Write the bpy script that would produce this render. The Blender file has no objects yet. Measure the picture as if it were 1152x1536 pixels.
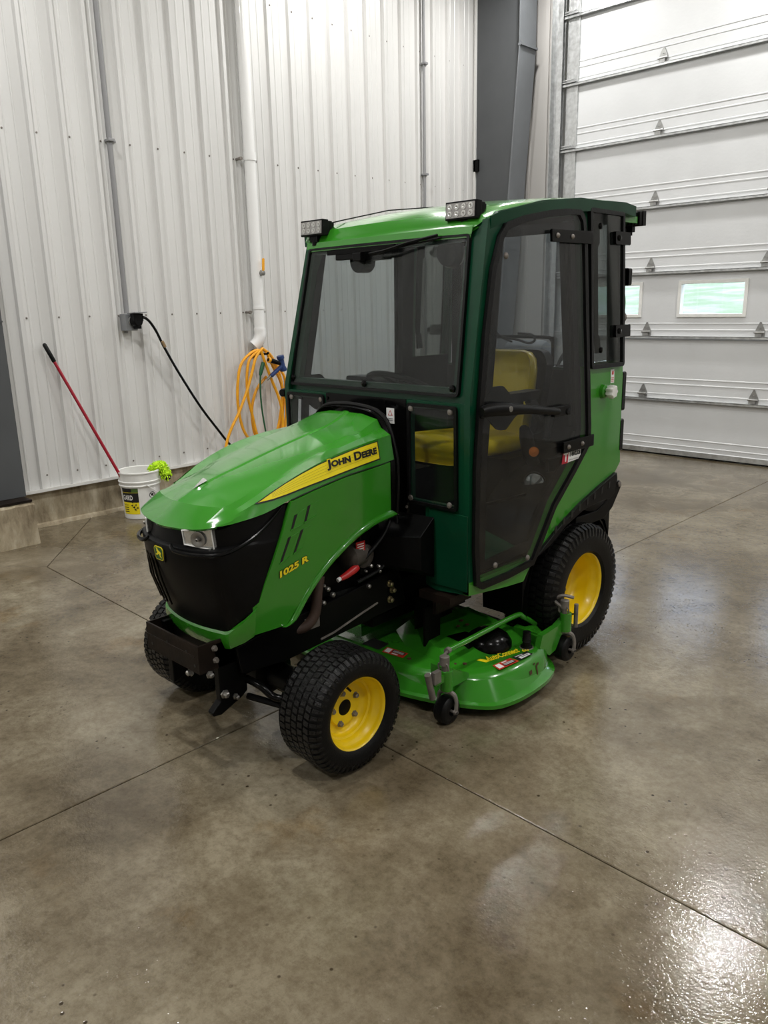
import bpy, bmesh, math, random
import numpy as np
from mathutils import Vector, Matrix
random.seed(7)
PI = math.pi
sc = bpy.context.scene
COL = sc.collection

# ---------------------------------------------------------------- camera
CAM_POS = (0.0, 0.0, 1.655)
def make_camera():
    f, pitch, roll, yaw = 1185.0, 14.666, -1.2357, 44.482
    p, r, a = map(math.radians, (pitch, roll, yaw))
    F = Vector((0, math.cos(p), -math.sin(p)))
    right = Vector((1, 0, 0)); up = right.cross(F)
    R = math.cos(r)*right + math.sin(r)*up
    U = -math.sin(r)*right + math.cos(r)*up
    Rz = Matrix.Rotation(a, 3, 'Z')
    R, U, F = Rz@R, Rz@U, Rz@F
    cd = bpy.data.cameras.new('camera'); co = bpy.data.objects.new('camera', cd)
    COL.objects.link(co)
    M = Matrix(((R.x, U.x, -F.x), (R.y, U.y, -F.y), (R.z, U.z, -F.z))).to_4x4()
    M.translation = Vector(CAM_POS)
    co.matrix_world = M
    cd.sensor_fit = 'VERTICAL'; cd.sensor_height = 36.0; cd.sensor_width = 27.0
    cd.lens = f/1536*36.0
    cd.clip_start = 0.05; cd.clip_end = 300
    sc.camera = co
make_camera()

# ---------------------------------------------------------------- world
w = bpy.data.worlds.new('world'); sc.world = w; w.use_nodes = True
nt = w.node_tree; bg = nt.nodes['Background']
sky = nt.nodes.new('ShaderNodeTexSky'); sky.sky_type = 'NISHITA'
sky.sun_disc = False; sky.sun_elevation = math.radians(38); sky.sun_rotation = math.radians(150)
hs = nt.nodes.new('ShaderNodeHueSaturation'); hs.inputs['Saturation'].default_value = .45
nt.links.new(sky.outputs[0], hs.inputs['Color']); nt.links.new(hs.outputs[0], bg.inputs[0]); bg.inputs[1].default_value = 0.95

# ---------------------------------------------------------------- exposure
sc.view_settings.view_transform = 'Standard'; sc.view_settings.look = 'None'
sc.view_settings.exposure = 0.15; sc.view_settings.gamma = 1.0
sc.view_settings.use_curve_mapping = False

# ---------------------------------------------------------------- lamps of the shed: round high bay lights under the ceiling
LAMP_W = 54.0
LAMPS = [(-5.32, 5.3), (-5.05, 7.35), (-2.45, 7.5), (-4.65, 1.6), (-2.35, 4.1), (-2.35, 0.6), (1.2, 4.1), (1.3, 7.45), (-5.15, -2.6), (-2.35, -2.6), (1.2, 0.3), (4.2, 3.0)]
for i, (lx, ly) in enumerate(LAMPS):
    ld = bpy.data.lights.new('high_bay_lamp', 'AREA'); ld.shape = 'DISK'; ld.size = 0.17
    ld.energy = LAMP_W*(.72 if i < 2 else 1.12); ld.color = (1.0, 0.988, 0.965)
    lo = bpy.data.objects.new('high_bay_lamp', ld); COL.objects.link(lo); lo.location = (lx, ly, 5.2)

# ================================================================ materials
def mat(name, col, rough=0.5, metal=0.0, coat=0.0, var=0.0, vscale=8.0, bump=0.0, bscale=60.0, spec=0.5, rvar=0.0, emit=0):
    m = bpy.data.materials.new(name); m.use_nodes = True
    n = m.node_tree.nodes; l = m.node_tree.links; b = n['Principled BSDF']
    b.inputs['Base Color'].default_value = (*col, 1); b.inputs['Roughness'].default_value = rough
    b.inputs['Metallic'].default_value = metal; b.inputs['Specular IOR Level'].default_value = spec
    b.inputs['Coat Weight'].default_value = coat; b.inputs['Coat Roughness'].default_value = 0.06
    if emit:
        b.inputs['Emission Color'].default_value = (*col, 1); b.inputs['Emission Strength'].default_value = emit
    tc = n.new('ShaderNodeTexCoord')
    if var or rvar:
        t = n.new('ShaderNodeTexNoise'); t.inputs['Scale'].default_value = vscale; t.inputs['Detail'].default_value = 6
        l.new(tc.outputs['Object'], t.inputs['Vector'])
        if var:
            r = n.new('ShaderNodeValToRGB')
            r.color_ramp.elements[0].position = 0.3; r.color_ramp.elements[1].position = 0.7
            r.color_ramp.elements[0].color = (*[c*(1-var) for c in col], 1)
            r.color_ramp.elements[1].color = (*[min(1, c*(1+var)) for c in col], 1)
            l.new(t.outputs['Fac'], r.inputs['Fac']); l.new(r.outputs['Color'], b.inputs['Base Color'])
        if rvar:
            q = n.new('ShaderNodeMapRange'); q.inputs[1].default_value = .3; q.inputs[2].default_value = .7
            q.inputs[3].default_value = max(0.02, rough-rvar); q.inputs[4].default_value = min(1, rough+rvar)
            l.new(t.outputs['Fac'], q.inputs[0]); l.new(q.outputs[0], b.inputs['Roughness'])
    if bump:
        t2 = n.new('ShaderNodeTexNoise'); t2.inputs['Scale'].default_value = bscale; t2.inputs['Detail'].default_value = 4
        bp = n.new('ShaderNodeBump'); bp.inputs['Strength'].default_value = bump; bp.inputs['Distance'].default_value = 0.01
        l.new(tc.outputs['Object'], t2.inputs['Vector']); l.new(t2.outputs['Fac'], bp.inputs['Height']); l.new(bp.outputs['Normal'], b.inputs['Normal'])
    return m

def glass_mat(name, tint, gloss_rough=0.03, haze=0.0, hazecol=(.5, .5, .5), refl=1.0):
    """thin tinted pane: straight-through tinted transmission plus a Fresnel reflection and a little dusty haze"""
    m = bpy.data.materials.new(name); m.use_nodes = True
    n = m.node_tree.nodes; l = m.node_tree.links; n.clear()
    out = n.new('ShaderNodeOutputMaterial')
    tr = n.new('ShaderNodeBsdfTransparent'); tr.inputs[0].default_value = (*tint, 1)
    gl = n.new('ShaderNodeBsdfGlossy'); gl.inputs['Roughness'].default_value = gloss_rough
    gl.inputs['Color'].default_value = (refl, refl, refl, 1)
    ge = n.new('ShaderNodeNewGeometry'); dt = n.new('ShaderNodeVectorMath'); dt.operation = 'DOT_PRODUCT'
    l.new(ge.outputs['Incoming'], dt.inputs[0]); l.new(ge.outputs['Normal'], dt.inputs[1])
    def mt(op, a, c):
        x = n.new('ShaderNodeMath'); x.operation = op
        for i, v in enumerate((a, c)):
            if v is None: continue
            if isinstance(v, (int, float)): x.inputs[i].default_value = v
            else: l.new(v, x.inputs[i])
        return x
    ab = mt('ABSOLUTE', dt.outputs['Value'], None); om = mt('SUBTRACT', 1.0, ab.outputs[0]); pw = mt('POWER', om.outputs[0], 5.0)
    sc_ = mt('MULTIPLY', pw.outputs[0], .96); fr = mt('ADD', sc_.outputs[0], .026)
    mx = n.new('ShaderNodeMixShader')
    l.new(fr.outputs[0], mx.inputs[0]); l.new(tr.outputs[0], mx.inputs[1]); l.new(gl.outputs[0], mx.inputs[2])
    last = mx
    if haze > 0:
        df = n.new('ShaderNodeBsdfDiffuse'); df.inputs[0].default_value = (*hazecol, 1)
        tc = n.new('ShaderNodeTexCoord'); t = n.new('ShaderNodeTexNoise'); t.inputs['Scale'].default_value = 5; t.inputs['Detail'].default_value = 5
        mp = n.new('ShaderNodeMapping'); mp.inputs['Scale'].default_value = (1, 2.5, .8); mp.inputs['Rotation'].default_value = (0.5, 0.3, 0)
        l.new(tc.outputs['Object'], mp.inputs[0]); l.new(mp.outputs[0], t.inputs['Vector'])
        q = n.new('ShaderNodeMapRange'); q.inputs[1].default_value = .3; q.inputs[2].default_value = .75
        q.inputs[3].default_value = haze*.5; q.inputs[4].default_value = haze*1.6
        l.new(t.outputs['Fac'], q.inputs[0])
        m2 = n.new('ShaderNodeMixShader'); l.new(q.outputs[0], m2.inputs[0]); l.new(mx.outputs[0], m2.inputs[1]); l.new(df.outputs[0], m2.inputs[2]); last = m2
    l.new(last.outputs[0], out.inputs[0])
    return m

M = {}
M['green'] = mat('green_paint', (0.030, 0.225, 0.012), 0.20, coat=0.8, var=.04, vscale=3, rvar=.05)
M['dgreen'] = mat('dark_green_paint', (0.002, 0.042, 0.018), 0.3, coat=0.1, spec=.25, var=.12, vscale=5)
M['yellow'] = mat('yellow_paint', (0.86, 0.60, 0.004), 0.32, coat=0.4, var=.06, vscale=9)
M['decal_yellow'] = mat('decal_yellow', (0.90, 0.74, 0.015), 0.35)
M['black'] = mat('black_steel', (0.0025, 0.0025, 0.0025), 0.42, var=.3, vscale=14, spec=.12)
M['plastic'] = mat('black_plastic', (0.003, 0.003, 0.0032), 0.42, spec=.16, var=.2, vscale=20, bump=.05, bscale=300)
M['gloss'] = mat('gloss_black', (0.002, 0.002, 0.002), 0.2, spec=.18)
M['rubber'] = mat('rubber', (0.004, 0.004, 0.004), 0.4, var=.3, vscale=30, bump=.12, bscale=120, spec=.22)
M['tyre'] = mat('wet_tyre_rubber', (0.0035, 0.0035, 0.0035), 0.42, var=.3, vscale=40, bump=.15, bscale=160, spec=.2)
M['tread'] = mat('wet_tread_rubber', (0.003, 0.003, 0.003), 0.22, bump=.5, bscale=220, spec=.32)
M['rusty'] = mat('worn_black_steel', (0.009, 0.005, 0.003), 0.55, spec=.2, var=.6, vscale=12, bump=.1)
M['steel'] = mat('zinc_steel', (0.30, 0.29, 0.27), 0.38, metal=.85, var=.15, vscale=30)
M['dull'] = mat('grey_cast_metal', (0.20, 0.18, 0.16), 0.55, metal=.4, var=.25, vscale=25)
M['galv'] = mat('galvanised_steel', (0.56, 0.57, 0.57), 0.36, metal=.75, var=.18, vscale=22, rvar=.08)
M['dull2'] = mat('dark_cast_metal', (0.07, 0.06, 0.05), 0.6, metal=.2, var=.25, vscale=25)
M['hinge'] = mat('dull_zinc', (0.36, 0.36, 0.35), 0.42, metal=.75, var=.2, vscale=25)
M['redm'] = mat('dark_red_tube', (0.32, 0.004, 0.02), 0.3, coat=.3)
M['red'] = mat('red_plastic', (0.5, 0.02, 0.02), 0.35)
M['amber'] = mat('amber_lens', (0.75, 0.2, 0.02), 0.25)
M['white'] = mat('white_print', (0.82, 0.82, 0.80), 0.5)
M['whitepl'] = mat('white_plastic', (0.80, 0.80, 0.77), 0.38, var=.05, vscale=12)
M['pvc'] = mat('white_pvc', (0.86, 0.86, 0.85), 0.25, coat=.3)
M['bin'] = mat('black_print', (0.008, 0.008, 0.008), 0.5)
M['grey'] = mat('grey_paint', (0.24, 0.25, 0.26), 0.45, var=.08)
M['pipe'] = mat('grey_conduit', (0.26, 0.26, 0.265), 0.42)
M['orange'] = mat('orange_hose', (0.80, 0.36, 0.012), 0.36, var=.08, vscale=15)
M['blue'] = mat('blue_plastic', (0.012, 0.035, 0.13), 0.42)
M['lime'] = mat('lime_microfibre', (0.50, 0.78, 0.02), 0.9, var=.2, vscale=60)
M['hgreen'] = mat('green_hose', (0.01, 0.09, 0.035), 0.4)
M['lens'] = mat('clear_lens', (0.62, 0.62, 0.60), 0.12, metal=.75)
M['lamp_face'] = mat('work_light_lens', (0.34, 0.33, 0.32), 0.3, metal=.3, bump=.4, bscale=90)
M['seat'] = mat('yellow_vinyl', (0.80, 0.58, 0.01), 0.33, coat=.3, var=.05, bump=.04, bscale=40)
M['ws'] = glass_mat('smoked_windscreen', (0.735, 0.76, 0.755), 0.02, haze=.007, hazecol=(.42, .45, .44))
M['dg'] = glass_mat('smoked_door_pane', (0.80, 0.82, 0.83), 0.02, haze=.007, hazecol=(.42, .44, .45))
M['sg'] = glass_mat('dark_side_pane', (0.46, 0.48, 0.47), 0.04, haze=.02, hazecol=(.28, .30, .29))
M['wg'] = glass_mat('window_pane', (0.93, 0.96, 1.0), 0.01)
M['column'] = mat('grey_column_paint', (0.072, 0.076, 0.080), 0.55, var=.08, vscale=3)
M['column_light'] = mat('grey_flange_paint', (0.15, 0.16, 0.17), 0.5, var=.08, vscale=4)

# white ribbed sheet
def wall_mat(name, col, rough):
    m = mat(name, col, rough, var=.012, vscale=1.3, spec=.5, rvar=.02)
    return m
M['wall'] = wall_mat('white_ribbed_sheet', (0.665, 0.66, 0.645), 0.32)
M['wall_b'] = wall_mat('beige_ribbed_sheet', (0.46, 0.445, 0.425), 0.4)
M['door'] = mat('white_door_skin', (0.665, 0.675, 0.68), 0.36, var=.03, vscale=2.5, bump=.10, bscale=34, rvar=.05)
M['ceil'] = mat('white_ceiling', (0.72, 0.71, 0.69), 0.6)
M['trim'] = mat('white_trim', (0.74, 0.735, 0.71), 0.4)

def concrete_wall():
    m = mat('rough_concrete', (0.30, 0.25, 0.17), 0.85)
    n = m.node_tree.nodes; l = m.node_tree.links; b = n['Principled BSDF']
    tc = n.new('ShaderNodeTexCoord')
    mp = n.new('ShaderNodeMapping'); mp.inputs['Scale'].default_value = (1, 1, .35)
    l.new(tc.outputs['Object'], mp.inputs[0])
    a = n.new('ShaderNodeTexNoise'); a.inputs['Scale'].default_value = 9; a.inputs['Detail'].default_value = 9; a.inputs['Roughness'].default_value = .65
    l.new(mp.outputs[0], a.inputs['Vector'])
    r = n.new('ShaderNodeValToRGB'); e = r.color_ramp.elements
    e[0].position = .28; e[0].color = (.13, .095, .055, 1); e[1].position = .72; e[1].color = (.52, .46, .35, 1)
    k = e.new(.5); k.color = (.33, .275, .185, 1)
    l.new(a.outputs['Fac'], r.inputs[0]); l.new(r.outputs[0], b.inputs['Base Color'])
    bp = n.new('ShaderNodeBump'); bp.inputs['Strength'].default_value = .5; bp.inputs['Distance'].default_value = .02
    l.new(a.outputs['Fac'], bp.inputs['Height']); l.new(bp.outputs[0], b.inputs['Normal'])
    return m
M['conc'] = concrete_wall()

def floor_mat():
    m = bpy.data.materials.new('wet_concrete_floor'); m.use_nodes = True
    n = m.node_tree.nodes; l = m.node_tree.links; b = n['Principled BSDF']
    geo = n.new('ShaderNodeNewGeometry')
    P = geo.outputs['Position']
    def noise(scale, det=6, rough=.55, vec=P, dist=0):
        t = n.new('ShaderNodeTexNoise'); t.inputs['Scale'].default_value = scale; t.inputs['Detail'].default_value = det
        t.inputs['Roughness'].default_value = rough; t.inputs['Distortion'].default_value = dist
        l.new(vec, t.inputs['Vector']); return t.outputs['Fac']
    def ramp(fac, stops):
        r = n.new('ShaderNodeValToRGB'); e = r.color_ramp.elements
        e[0].position, e[0].color = stops[0][0], (*stops[0][1], 1); e[1].position, e[1].color = stops[-1][0], (*stops[-1][1], 1)
        for s in stops[1:-1]:
            k = e.new(s[0]); k.color = (*s[1], 1)
        l.new(fac, r.inputs[0]); return r.outputs[0]
    def g(v): return (v, v, v)
    def mix(kind, fac, a, c):
        x = n.new('ShaderNodeMix'); x.data_type = 'RGBA'; x.blend_type = kind
        if isinstance(fac, (int, float)): x.inputs[0].default_value = fac
        else: l.new(fac, x.inputs[0])
        l.new(a, x.inputs[6])
        if isinstance(c, tuple): x.inputs[7].default_value = (*c, 1)
        else: l.new(c, x.inputs[7])
        return x.outputs[2]
    def mth(op, a, c, cl=False):
        x = n.new('ShaderNodeMath'); x.operation = op; x.use_clamp = cl
        for i, v in enumerate((a, c)):
            if isinstance(v, (int, float)): x.inputs[i].default_value = v
            else: l.new(v, x.inputs[i])
        return x.outputs[0]
    c = ramp(noise(1.1, 9, .62, dist=.25), [(.32, (.098, .076, .046)), (.48, (.182, .152, .104)), (.70, (.315, .280, .208))])
    c = mix('MULTIPLY', .8, c, ramp(noise(6, 9, .78, dist=.3), [(.30, (.55, .50, .43)), (.58, g(1.06))]))
    c = mix('MULTIPLY', 1, c, ramp(noise(30, 8, .8), [(.34, (.70, .68, .64)), (.56, g(1.05))]))
    c = mix('MULTIPLY', 1, c, ramp(noise(2.4, 5, .6), [(.60, g(1)), (.72, (.86, .74, .58))]))          # rust brown stains
    # small pits and grit
    vo = n.new('ShaderNodeTexVoronoi'); vo.inputs['Scale'].default_value = 22; vo.inputs['Randomness'].default_value = 1; l.new(P, vo.inputs['Vector'])
    pit = ramp(vo.outputs['Distance'], [(.09, g(1)), (.15, g(0))])
    pit = mix('MULTIPLY', 1, pit, ramp(noise(3.1, 3), [(.5, g(0)), (.62, g(1))]))
    c = mix('MIX', pit, c, (.045, .032, .018))
    # wetness: large soft-edged damp areas left where the floor was hosed
    wn = noise(.55, 5, .6, dist=.4)
    wet = ramp(wn, [(.36, g(0)), (.50, g(1))])
    edge = noise(2.2, 8, .7, dist=.5)
    puddle = ramp(mth('ADD', mth('MULTIPLY', wn, .7), mth('MULTIPLY', edge, .3)), [(.44, g(0)), (.47, g(1))])
    c = mix('MULTIPLY', mth('MULTIPLY', puddle, .55), c, (.72, .70, .66))
    l.new(c, b.inputs['Base Color'])
    sep = n.new('ShaderNodeSeparateXYZ'); l.new(P, sep.inputs[0])
    far = n.new('ShaderNodeMapRange'); far.inputs[1].default_value = -5.5; far.inputs[2].default_value = -3.2; far.inputs[3].default_value = -.22; far.inputs[4].default_value = .30
    l.new(sep.outputs[0], far.inputs[0])
    wetm = ramp(mth('ADD', wn, far.outputs[0]), [(.20, g(0)), (.42, g(1))])
    ro = n.new('ShaderNodeMapRange'); ro.inputs[3].default_value = .40; ro.inputs[4].default_value = .06
    l.new(wetm, ro.inputs[0])
    r2 = mth('ADD', ro.outputs[0], mth('MULTIPLY', noise(14, 5, .6), .06))
    l.new(r2, b.inputs['Roughness'])
    b.inputs['Specular IOR Level'].default_value = .5
    # relief: trowel marks plus beads of water
    beads = n.new('ShaderNodeTexVoronoi'); beads.inputs['Scale'].default_value = 75; l.new(P, beads.inputs['Vector'])
    bd = ramp(beads.outputs['Distance'], [(.12, g(1)), (.34, g(0))])
    bd = mth('MULTIPLY', bd, ramp(noise(9, 4), [(.50, g(0)), (.60, g(1))]))
    h = mth('ADD', mth('MULTIPLY', noise(24, 4, .65), .8), mth('MULTIPLY', bd, .55))
    h = mth('ADD', h, mth('MULTIPLY', noise(80, 3, .55), 1.0))
    h = mth('SUBTRACT', h, mth('MULTIPLY', pit, .5))
    bp = n.new('ShaderNodeBump'); bp.inputs['Strength'].default_value = 1.0; bp.inputs['Distance'].default_value = .00085
    l.new(h, bp.inputs['Height']); l.new(bp.outputs[0], b.inputs['Normal'])
    return m
M['floor'] = floor_mat()

# ================================================================ mesh helpers
WPOS = {}          # world location of parents
ORG = Vector((0, 0, 0))
class B:
    def __init__(s): s.v = []; s.f = []
    def add(s, vs, fs):
        k = len(s.v); s.v += [tuple(map(float, p)) for p in vs]; s.f += [[i+k for i in q] for q in fs]; return s
    def box(s, c, d, rot=None):
        x, y, z = [a/2 for a in d]
        vs = [Vector((i*x, j*y, k*z)) for k in (-1, 1) for j in (-1, 1) for i in (-1, 1)]
        if rot is not None: vs = [rot@v for v in vs]
        vs = [v+Vector(c) for v in vs]
        return s.add(vs, [(0, 2, 3, 1), (4, 5, 7, 6), (0, 1, 5, 4), (2, 6, 7, 3), (0, 4, 6, 2), (1, 3, 7, 5)])
    def bar(s, p0, p1, w, h, up=(0, 0, 1)):
        p0, p1 = Vector(p0), Vector(p1); d = (p1-p0); L = d.length; d.normalize(); u = Vector(up)
        if abs(d.dot(u)) > .98: u = Vector((1, 0, 0))
        x = d.cross(u).normalized(); z = x.cross(d)
        R = Matrix((x, d, z)).transposed()
        return s.box((p0+p1)/2, (w, L, h), R)
    def cyl(s, p0, p1, r, n=16, r2=None, cap=True):
        return s.lathe(p0, Vector(p1)-Vector(p0), [(0, r), ((Vector(p1)-Vector(p0)).length, r if r2 is None else r2)], n, cap)
    def lathe(s, o, ax, prof, n=24, cap=True):
        o = Vector(o); ax = Vector(ax).normalized()
        u = ax.orthogonal().normalized(); v = ax.cross(u)
        vs = []
        for t, r in prof:
            for i in range(n):
                a = 2*PI*i/n; vs.append(o+ax*t+(u*math.cos(a)+v*math.sin(a))*r)
        fs = [(j*n+i, j*n+(i+1) % n, (j+1)*n+(i+1) % n, (j+1)*n+i) for j in range(len(prof)-1) for i in range(n)]
        if cap: fs += [tuple(reversed(range(n))), tuple((len(prof)-1)*n+i for i in range(n))]
        return s.add(vs, fs)
    def tube(s, pts, r, n=8, closed=False, smooth=0):
        P = [Vector(p) for p in pts]
        if smooth:
            if isinstance(r, list):
                m0 = len(r)-1; r = [r[min(int(j/smooth), m0)]+(r[min(int(j/smooth)+1, m0)]-r[min(int(j/smooth), m0)])*((j % smooth)/smooth) for j in range(m0*smooth+1)]
            P = spline(P, smooth, closed)
        m = len(P); vs = []; prev = None
        for i in range(m):
            if closed: t = P[(i+1) % m]-P[i-1]
            else: t = P[min(i+1, m-1)]-P[max(i-1, 0)]
            if t.length < 1e-9: t = Vector((0, 0, 1))
            t.normalize()
            if prev is None: u = t.orthogonal().normalized()
            else:
                u = prev-t*prev.dot(t)
                u = u.normalized() if u.length > 1e-6 else t.orthogonal().normalized()
            prev = u; v = t.cross(u)
            rr = r[i] if isinstance(r, list) else r
            for k in range(n):
                a = 2*PI*k/n; vs.append(P[i]+(u*math.cos(a)+v*math.sin(a))*rr)
        fs = []
        for i in range(m if closed else m-1):
            j = (i+1) % m
            for k in range(n): fs.append((i*n+k, i*n+(k+1) % n, j*n+(k+1) % n, j*n+k))
        if not closed: fs += [tuple(reversed(range(n))), tuple((m-1)*n+k for k in range(n))]
        return s.add(vs, fs)
    def loft(s, rows, closed=False, caps=False):
        n = len(rows[0]); vs = [p for r in rows for p in r]; fs = []
        for i in range(len(rows)-1):
            for k in range(n if closed else n-1):
                fs.append((i*n+k, i*n+(k+1) % n, (i+1)*n+(k+1) % n, (i+1)*n+k))
        if caps: fs += [tuple(reversed(range(n))), tuple((len(rows)-1)*n+k for k in range(n))]
        return s.add(vs, fs)
    def sphere(s, c, r, n=12, m=8, sc_=(1, 1, 1)):
        prof = [(-math.cos(PI*j/m), math.sin(PI*j/m)) for j in range(m+1)]
        vs = [(c[0]+r*sc_[0]*q*math.cos(2*PI*i/n), c[1]+r*sc_[1]*q*math.sin(2*PI*i/n), c[2]+r*sc_[2]*t) for t, q in prof for i in range(n)]
        fs = [(j*n+i, j*n+(i+1) % n, (j+1)*n+(i+1) % n, (j+1)*n+i) for j in range(m) for i in range(n)]
        return s.add(vs, fs)
    def plate(s, poly, mp, t0, t1, cuts=()):
        """flat polygon (u,v) cut along lines, thickened from t0 to t1, then mapped to 3D by mp(u,v,t)"""
        bm = bmesh.new(); bm.faces.new([bm.verts.new((p[0], p[1], 0)) for p in poly])
        return s._fin(bm, mp, t0, t1, cuts)
    def ring(s, outer, inner, mp, t0, t1, cuts=()):
        bm = bmesh.new(); n = len(outer)
        o = [bm.verts.new((p[0], p[1], 0)) for p in outer]; i_ = [bm.verts.new((p[0], p[1], 0)) for p in inner]
        for k in range(n): bm.faces.new((o[k], o[(k+1) % n], i_[(k+1) % n], i_[k]))
        return s._fin(bm, mp, t0, t1, cuts)
    def _fin(s, bm, mp, t0, t1, cuts):
        bmesh.ops.recalc_face_normals(bm, faces=bm.faces[:])
        for ax, val in cuts:
            co = (val, 0, 0) if ax == 'u' else (0, val, 0); no = (1, 0, 0) if ax == 'u' else (0, 1, 0)
            bmesh.ops.bisect_plane(bm, geom=bm.verts[:]+bm.edges[:]+bm.faces[:], plane_co=co, plane_no=no, dist=1e-5)
        bm.verts.index_update(); bm.edges.index_update()
        V = [v.co.copy() for v in bm.verts]; n = len(V)
        F = [[v.index for v in f.verts] for f in bm.faces]
        E = []
        for e in bm.edges:
            if len(e.link_faces) == 1:
                f = e.link_faces[0]; a, b2 = e.verts[0].index, e.verts[1].index
                idx = [v.index for v in f.verts]; k = idx.index(a)
                if idx[(k+1) % len(idx)] != b2: a, b2 = b2, a
                E.append((a, b2))
        bm.free()
        vs = [mp(v.x, v.y, t1) for v in V]+[mp(v.x, v.y, t0) for v in V]
        fs = F+[[i+n for i in reversed(f)] for f in F]+[(b2, a, a+n, b2+n) for a, b2 in E]
        return s.add(vs, fs)

def spline(P, k, closed=False):
    out = []; m = len(P)
    for i in range(m if closed else m-1):
        p0 = P[i-1] if (closed or i > 0) else P[0]; p1 = P[i]; p2 = P[(i+1) % m]
        p3 = P[(i+2) % m] if (closed or i+2 < m) else P[-1]
        for j in range(k):
            t = j/k
            out.append(0.5*((2*p1)+(p2-p0)*t+(2*p0-5*p1+4*p2-p3)*t*t+(3*p1-p0-3*p2+p3)*t**3))
    if not closed: out.append(P[-1])
    return out
def rnd(poly, r, k=4):
    """round the corners of a 2D polygon"""
    out = []; n = len(poly)
    for i in range(n):
        a, b, c = Vector(poly[i-1]), Vector(poly[i]), Vector(poly[(i+1) % n])
        d1, d2 = (a-b), (c-b)
        q = min(r, d1.length*.45, d2.length*.45); d1.normalize(); d2.normalize()
        p, q2 = b+d1*q, b+d2*q
        for j in range(k+1):
            t = j/k; out.append(tuple((1-t)**2*p+2*t*(1-t)*b+t*t*q2))
    return out
def inset(poly, d):
    n = len(poly); out = []
    A = sum(poly[i][0]*poly[(i+1) % n][1]-poly[(i+1) % n][0]*poly[i][1] for i in range(n))
    sg = 1 if A > 0 else -1
    for i in range(n):
        a, b, c = Vector(poly[i-1]), Vector(poly[i]), Vector(poly[(i+1) % n])
        e1, e2 = (b-a).normalized(), (c-b).normalized()
        n1, n2 = Vector((-e1.y, e1.x))*sg, Vector((-e2.y, e2.x))*sg
        m = (n1+n2); m = m.normalized() if m.length > 1e-6 else n1
        out.append(tuple(b+m*d/max(.35, m.dot(n1))))
    return out
def obj(name, b, m, parent=None, smooth=False, bevel=0, kind=None, label=None, fix=True):
    vs = [Vector(v)+ORG for v in b.v]
    lo = Vector([min(v[i] for v in vs) for i in range(3)]); hi = Vector([max(v[i] for v in vs) for i in range(3)])
    c = (lo+hi)/2
    me = bpy.data.meshes.new(name); me.from_pydata([v-c for v in vs], [], b.f); me.update()
    if fix:
        bm = bmesh.new(); bm.from_mesh(me); bmesh.ops.recalc_face_normals(bm, faces=bm.faces[:]); bm.to_mesh(me); bm.free()
    me.materials.append(M[m] if isinstance(m, str) else m)
    if smooth:
        me.shade_smooth()
        me.set_sharp_from_angle(angle=math.radians(smooth if smooth is not True else 40))
    o = bpy.data.objects.new(name, me); COL.objects.link(o)
    if parent is not None:
        o.parent = parent; o.location = c-WPOS[parent.name]
    else: o.location = c
    WPOS[o.name] = c
    if bevel:
        md = o.modifiers.new('bevel', 'BEVEL'); md.width = bevel; md.segments = 2; md.limit_method = 'ANGLE'; md.angle_limit = .6
    if kind: o['kind'] = kind
    if label: o['label'] = label
    return o
def empty(name, loc, label, cat, group=None):
    o = bpy.data.objects.new(name, None); COL.objects.link(o); o.location = loc; o.empty_display_size = .1
    WPOS[o.name] = Vector(loc); o['label'] = label; o['category'] = cat
    if group: o['group'] = group
    return o
def tag(o, label, cat, group=None):
    o['label'] = label; o['category'] = cat
    if group: o['group'] = group
    return o
def struct(name, b, m, **k): return obj(name, b, m, kind='structure', **k)
def copy_tree(o, parent, shift=None, rotz=None):
    c = o.copy(); COL.objects.link(c); c.parent = parent
    for ch in [x for x in bpy.data.objects if x.parent == o]: copy_tree(ch, c)
    return c
def text(name, body, q, m, parent, off=0.0, lift=.001, small=None, nrm=(0, 0, 1), shear=0.0, sub=None):
    """flat lettering stretched over the quad q = (bottom-left, bottom-right, top-left, top-right) ; or q is a function (s,t)->point"""
    cu = bpy.data.curves.new('t', 'FONT'); cu.body = body; cu.offset = off; cu.shear = shear
    cu.resolution_u = 3
    if small:
        cu.small_caps_scale = .74
        for i, ch in enumerate(body):
            if ch.islower(): cu.body_format[i].use_small_caps = True
    ob = bpy.data.objects.new('t', cu); COL.objects.link(ob)
    dg = bpy.context.evaluated_depsgraph_get()
    me = bpy.data.meshes.new_from_object(ob.evaluated_get(dg))
    V = [v.co.copy() for v in me.vertices]; F = [list(p.vertices) for p in me.polygons]
    bpy.data.objects.remove(ob); bpy.data.curves.remove(cu)
    x0, x1 = min(v.x for v in V), max(v.x for v in V); y0, y1 = min(v.y for v in V), max(v.y for v in V)
    if sub: x0, x1, y0, y1 = sub
    N = Vector(nrm).normalized()*lift
    def mp(s, t):
        if callable(q): return Vector(q(s, t))+N
        a, b2, c, d = [Vector(p) for p in q]
        return (a*(1-s)+b2*s)*(1-t)+(c*(1-s)+d*s)*t+N
    b = B(); b.add([mp((v.x-x0)/(x1-x0), (v.y-y0)/(y1-y0)) for v in V], F)
    bpy.data.meshes.remove(me)
    return obj(name, b, m, parent, fix=False), (x0, x1, y0, y1)


# ================================================================ the shed
WX, WY = -6.254, 8.30      # left wall sheet, door wall
H = 5.6
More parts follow.
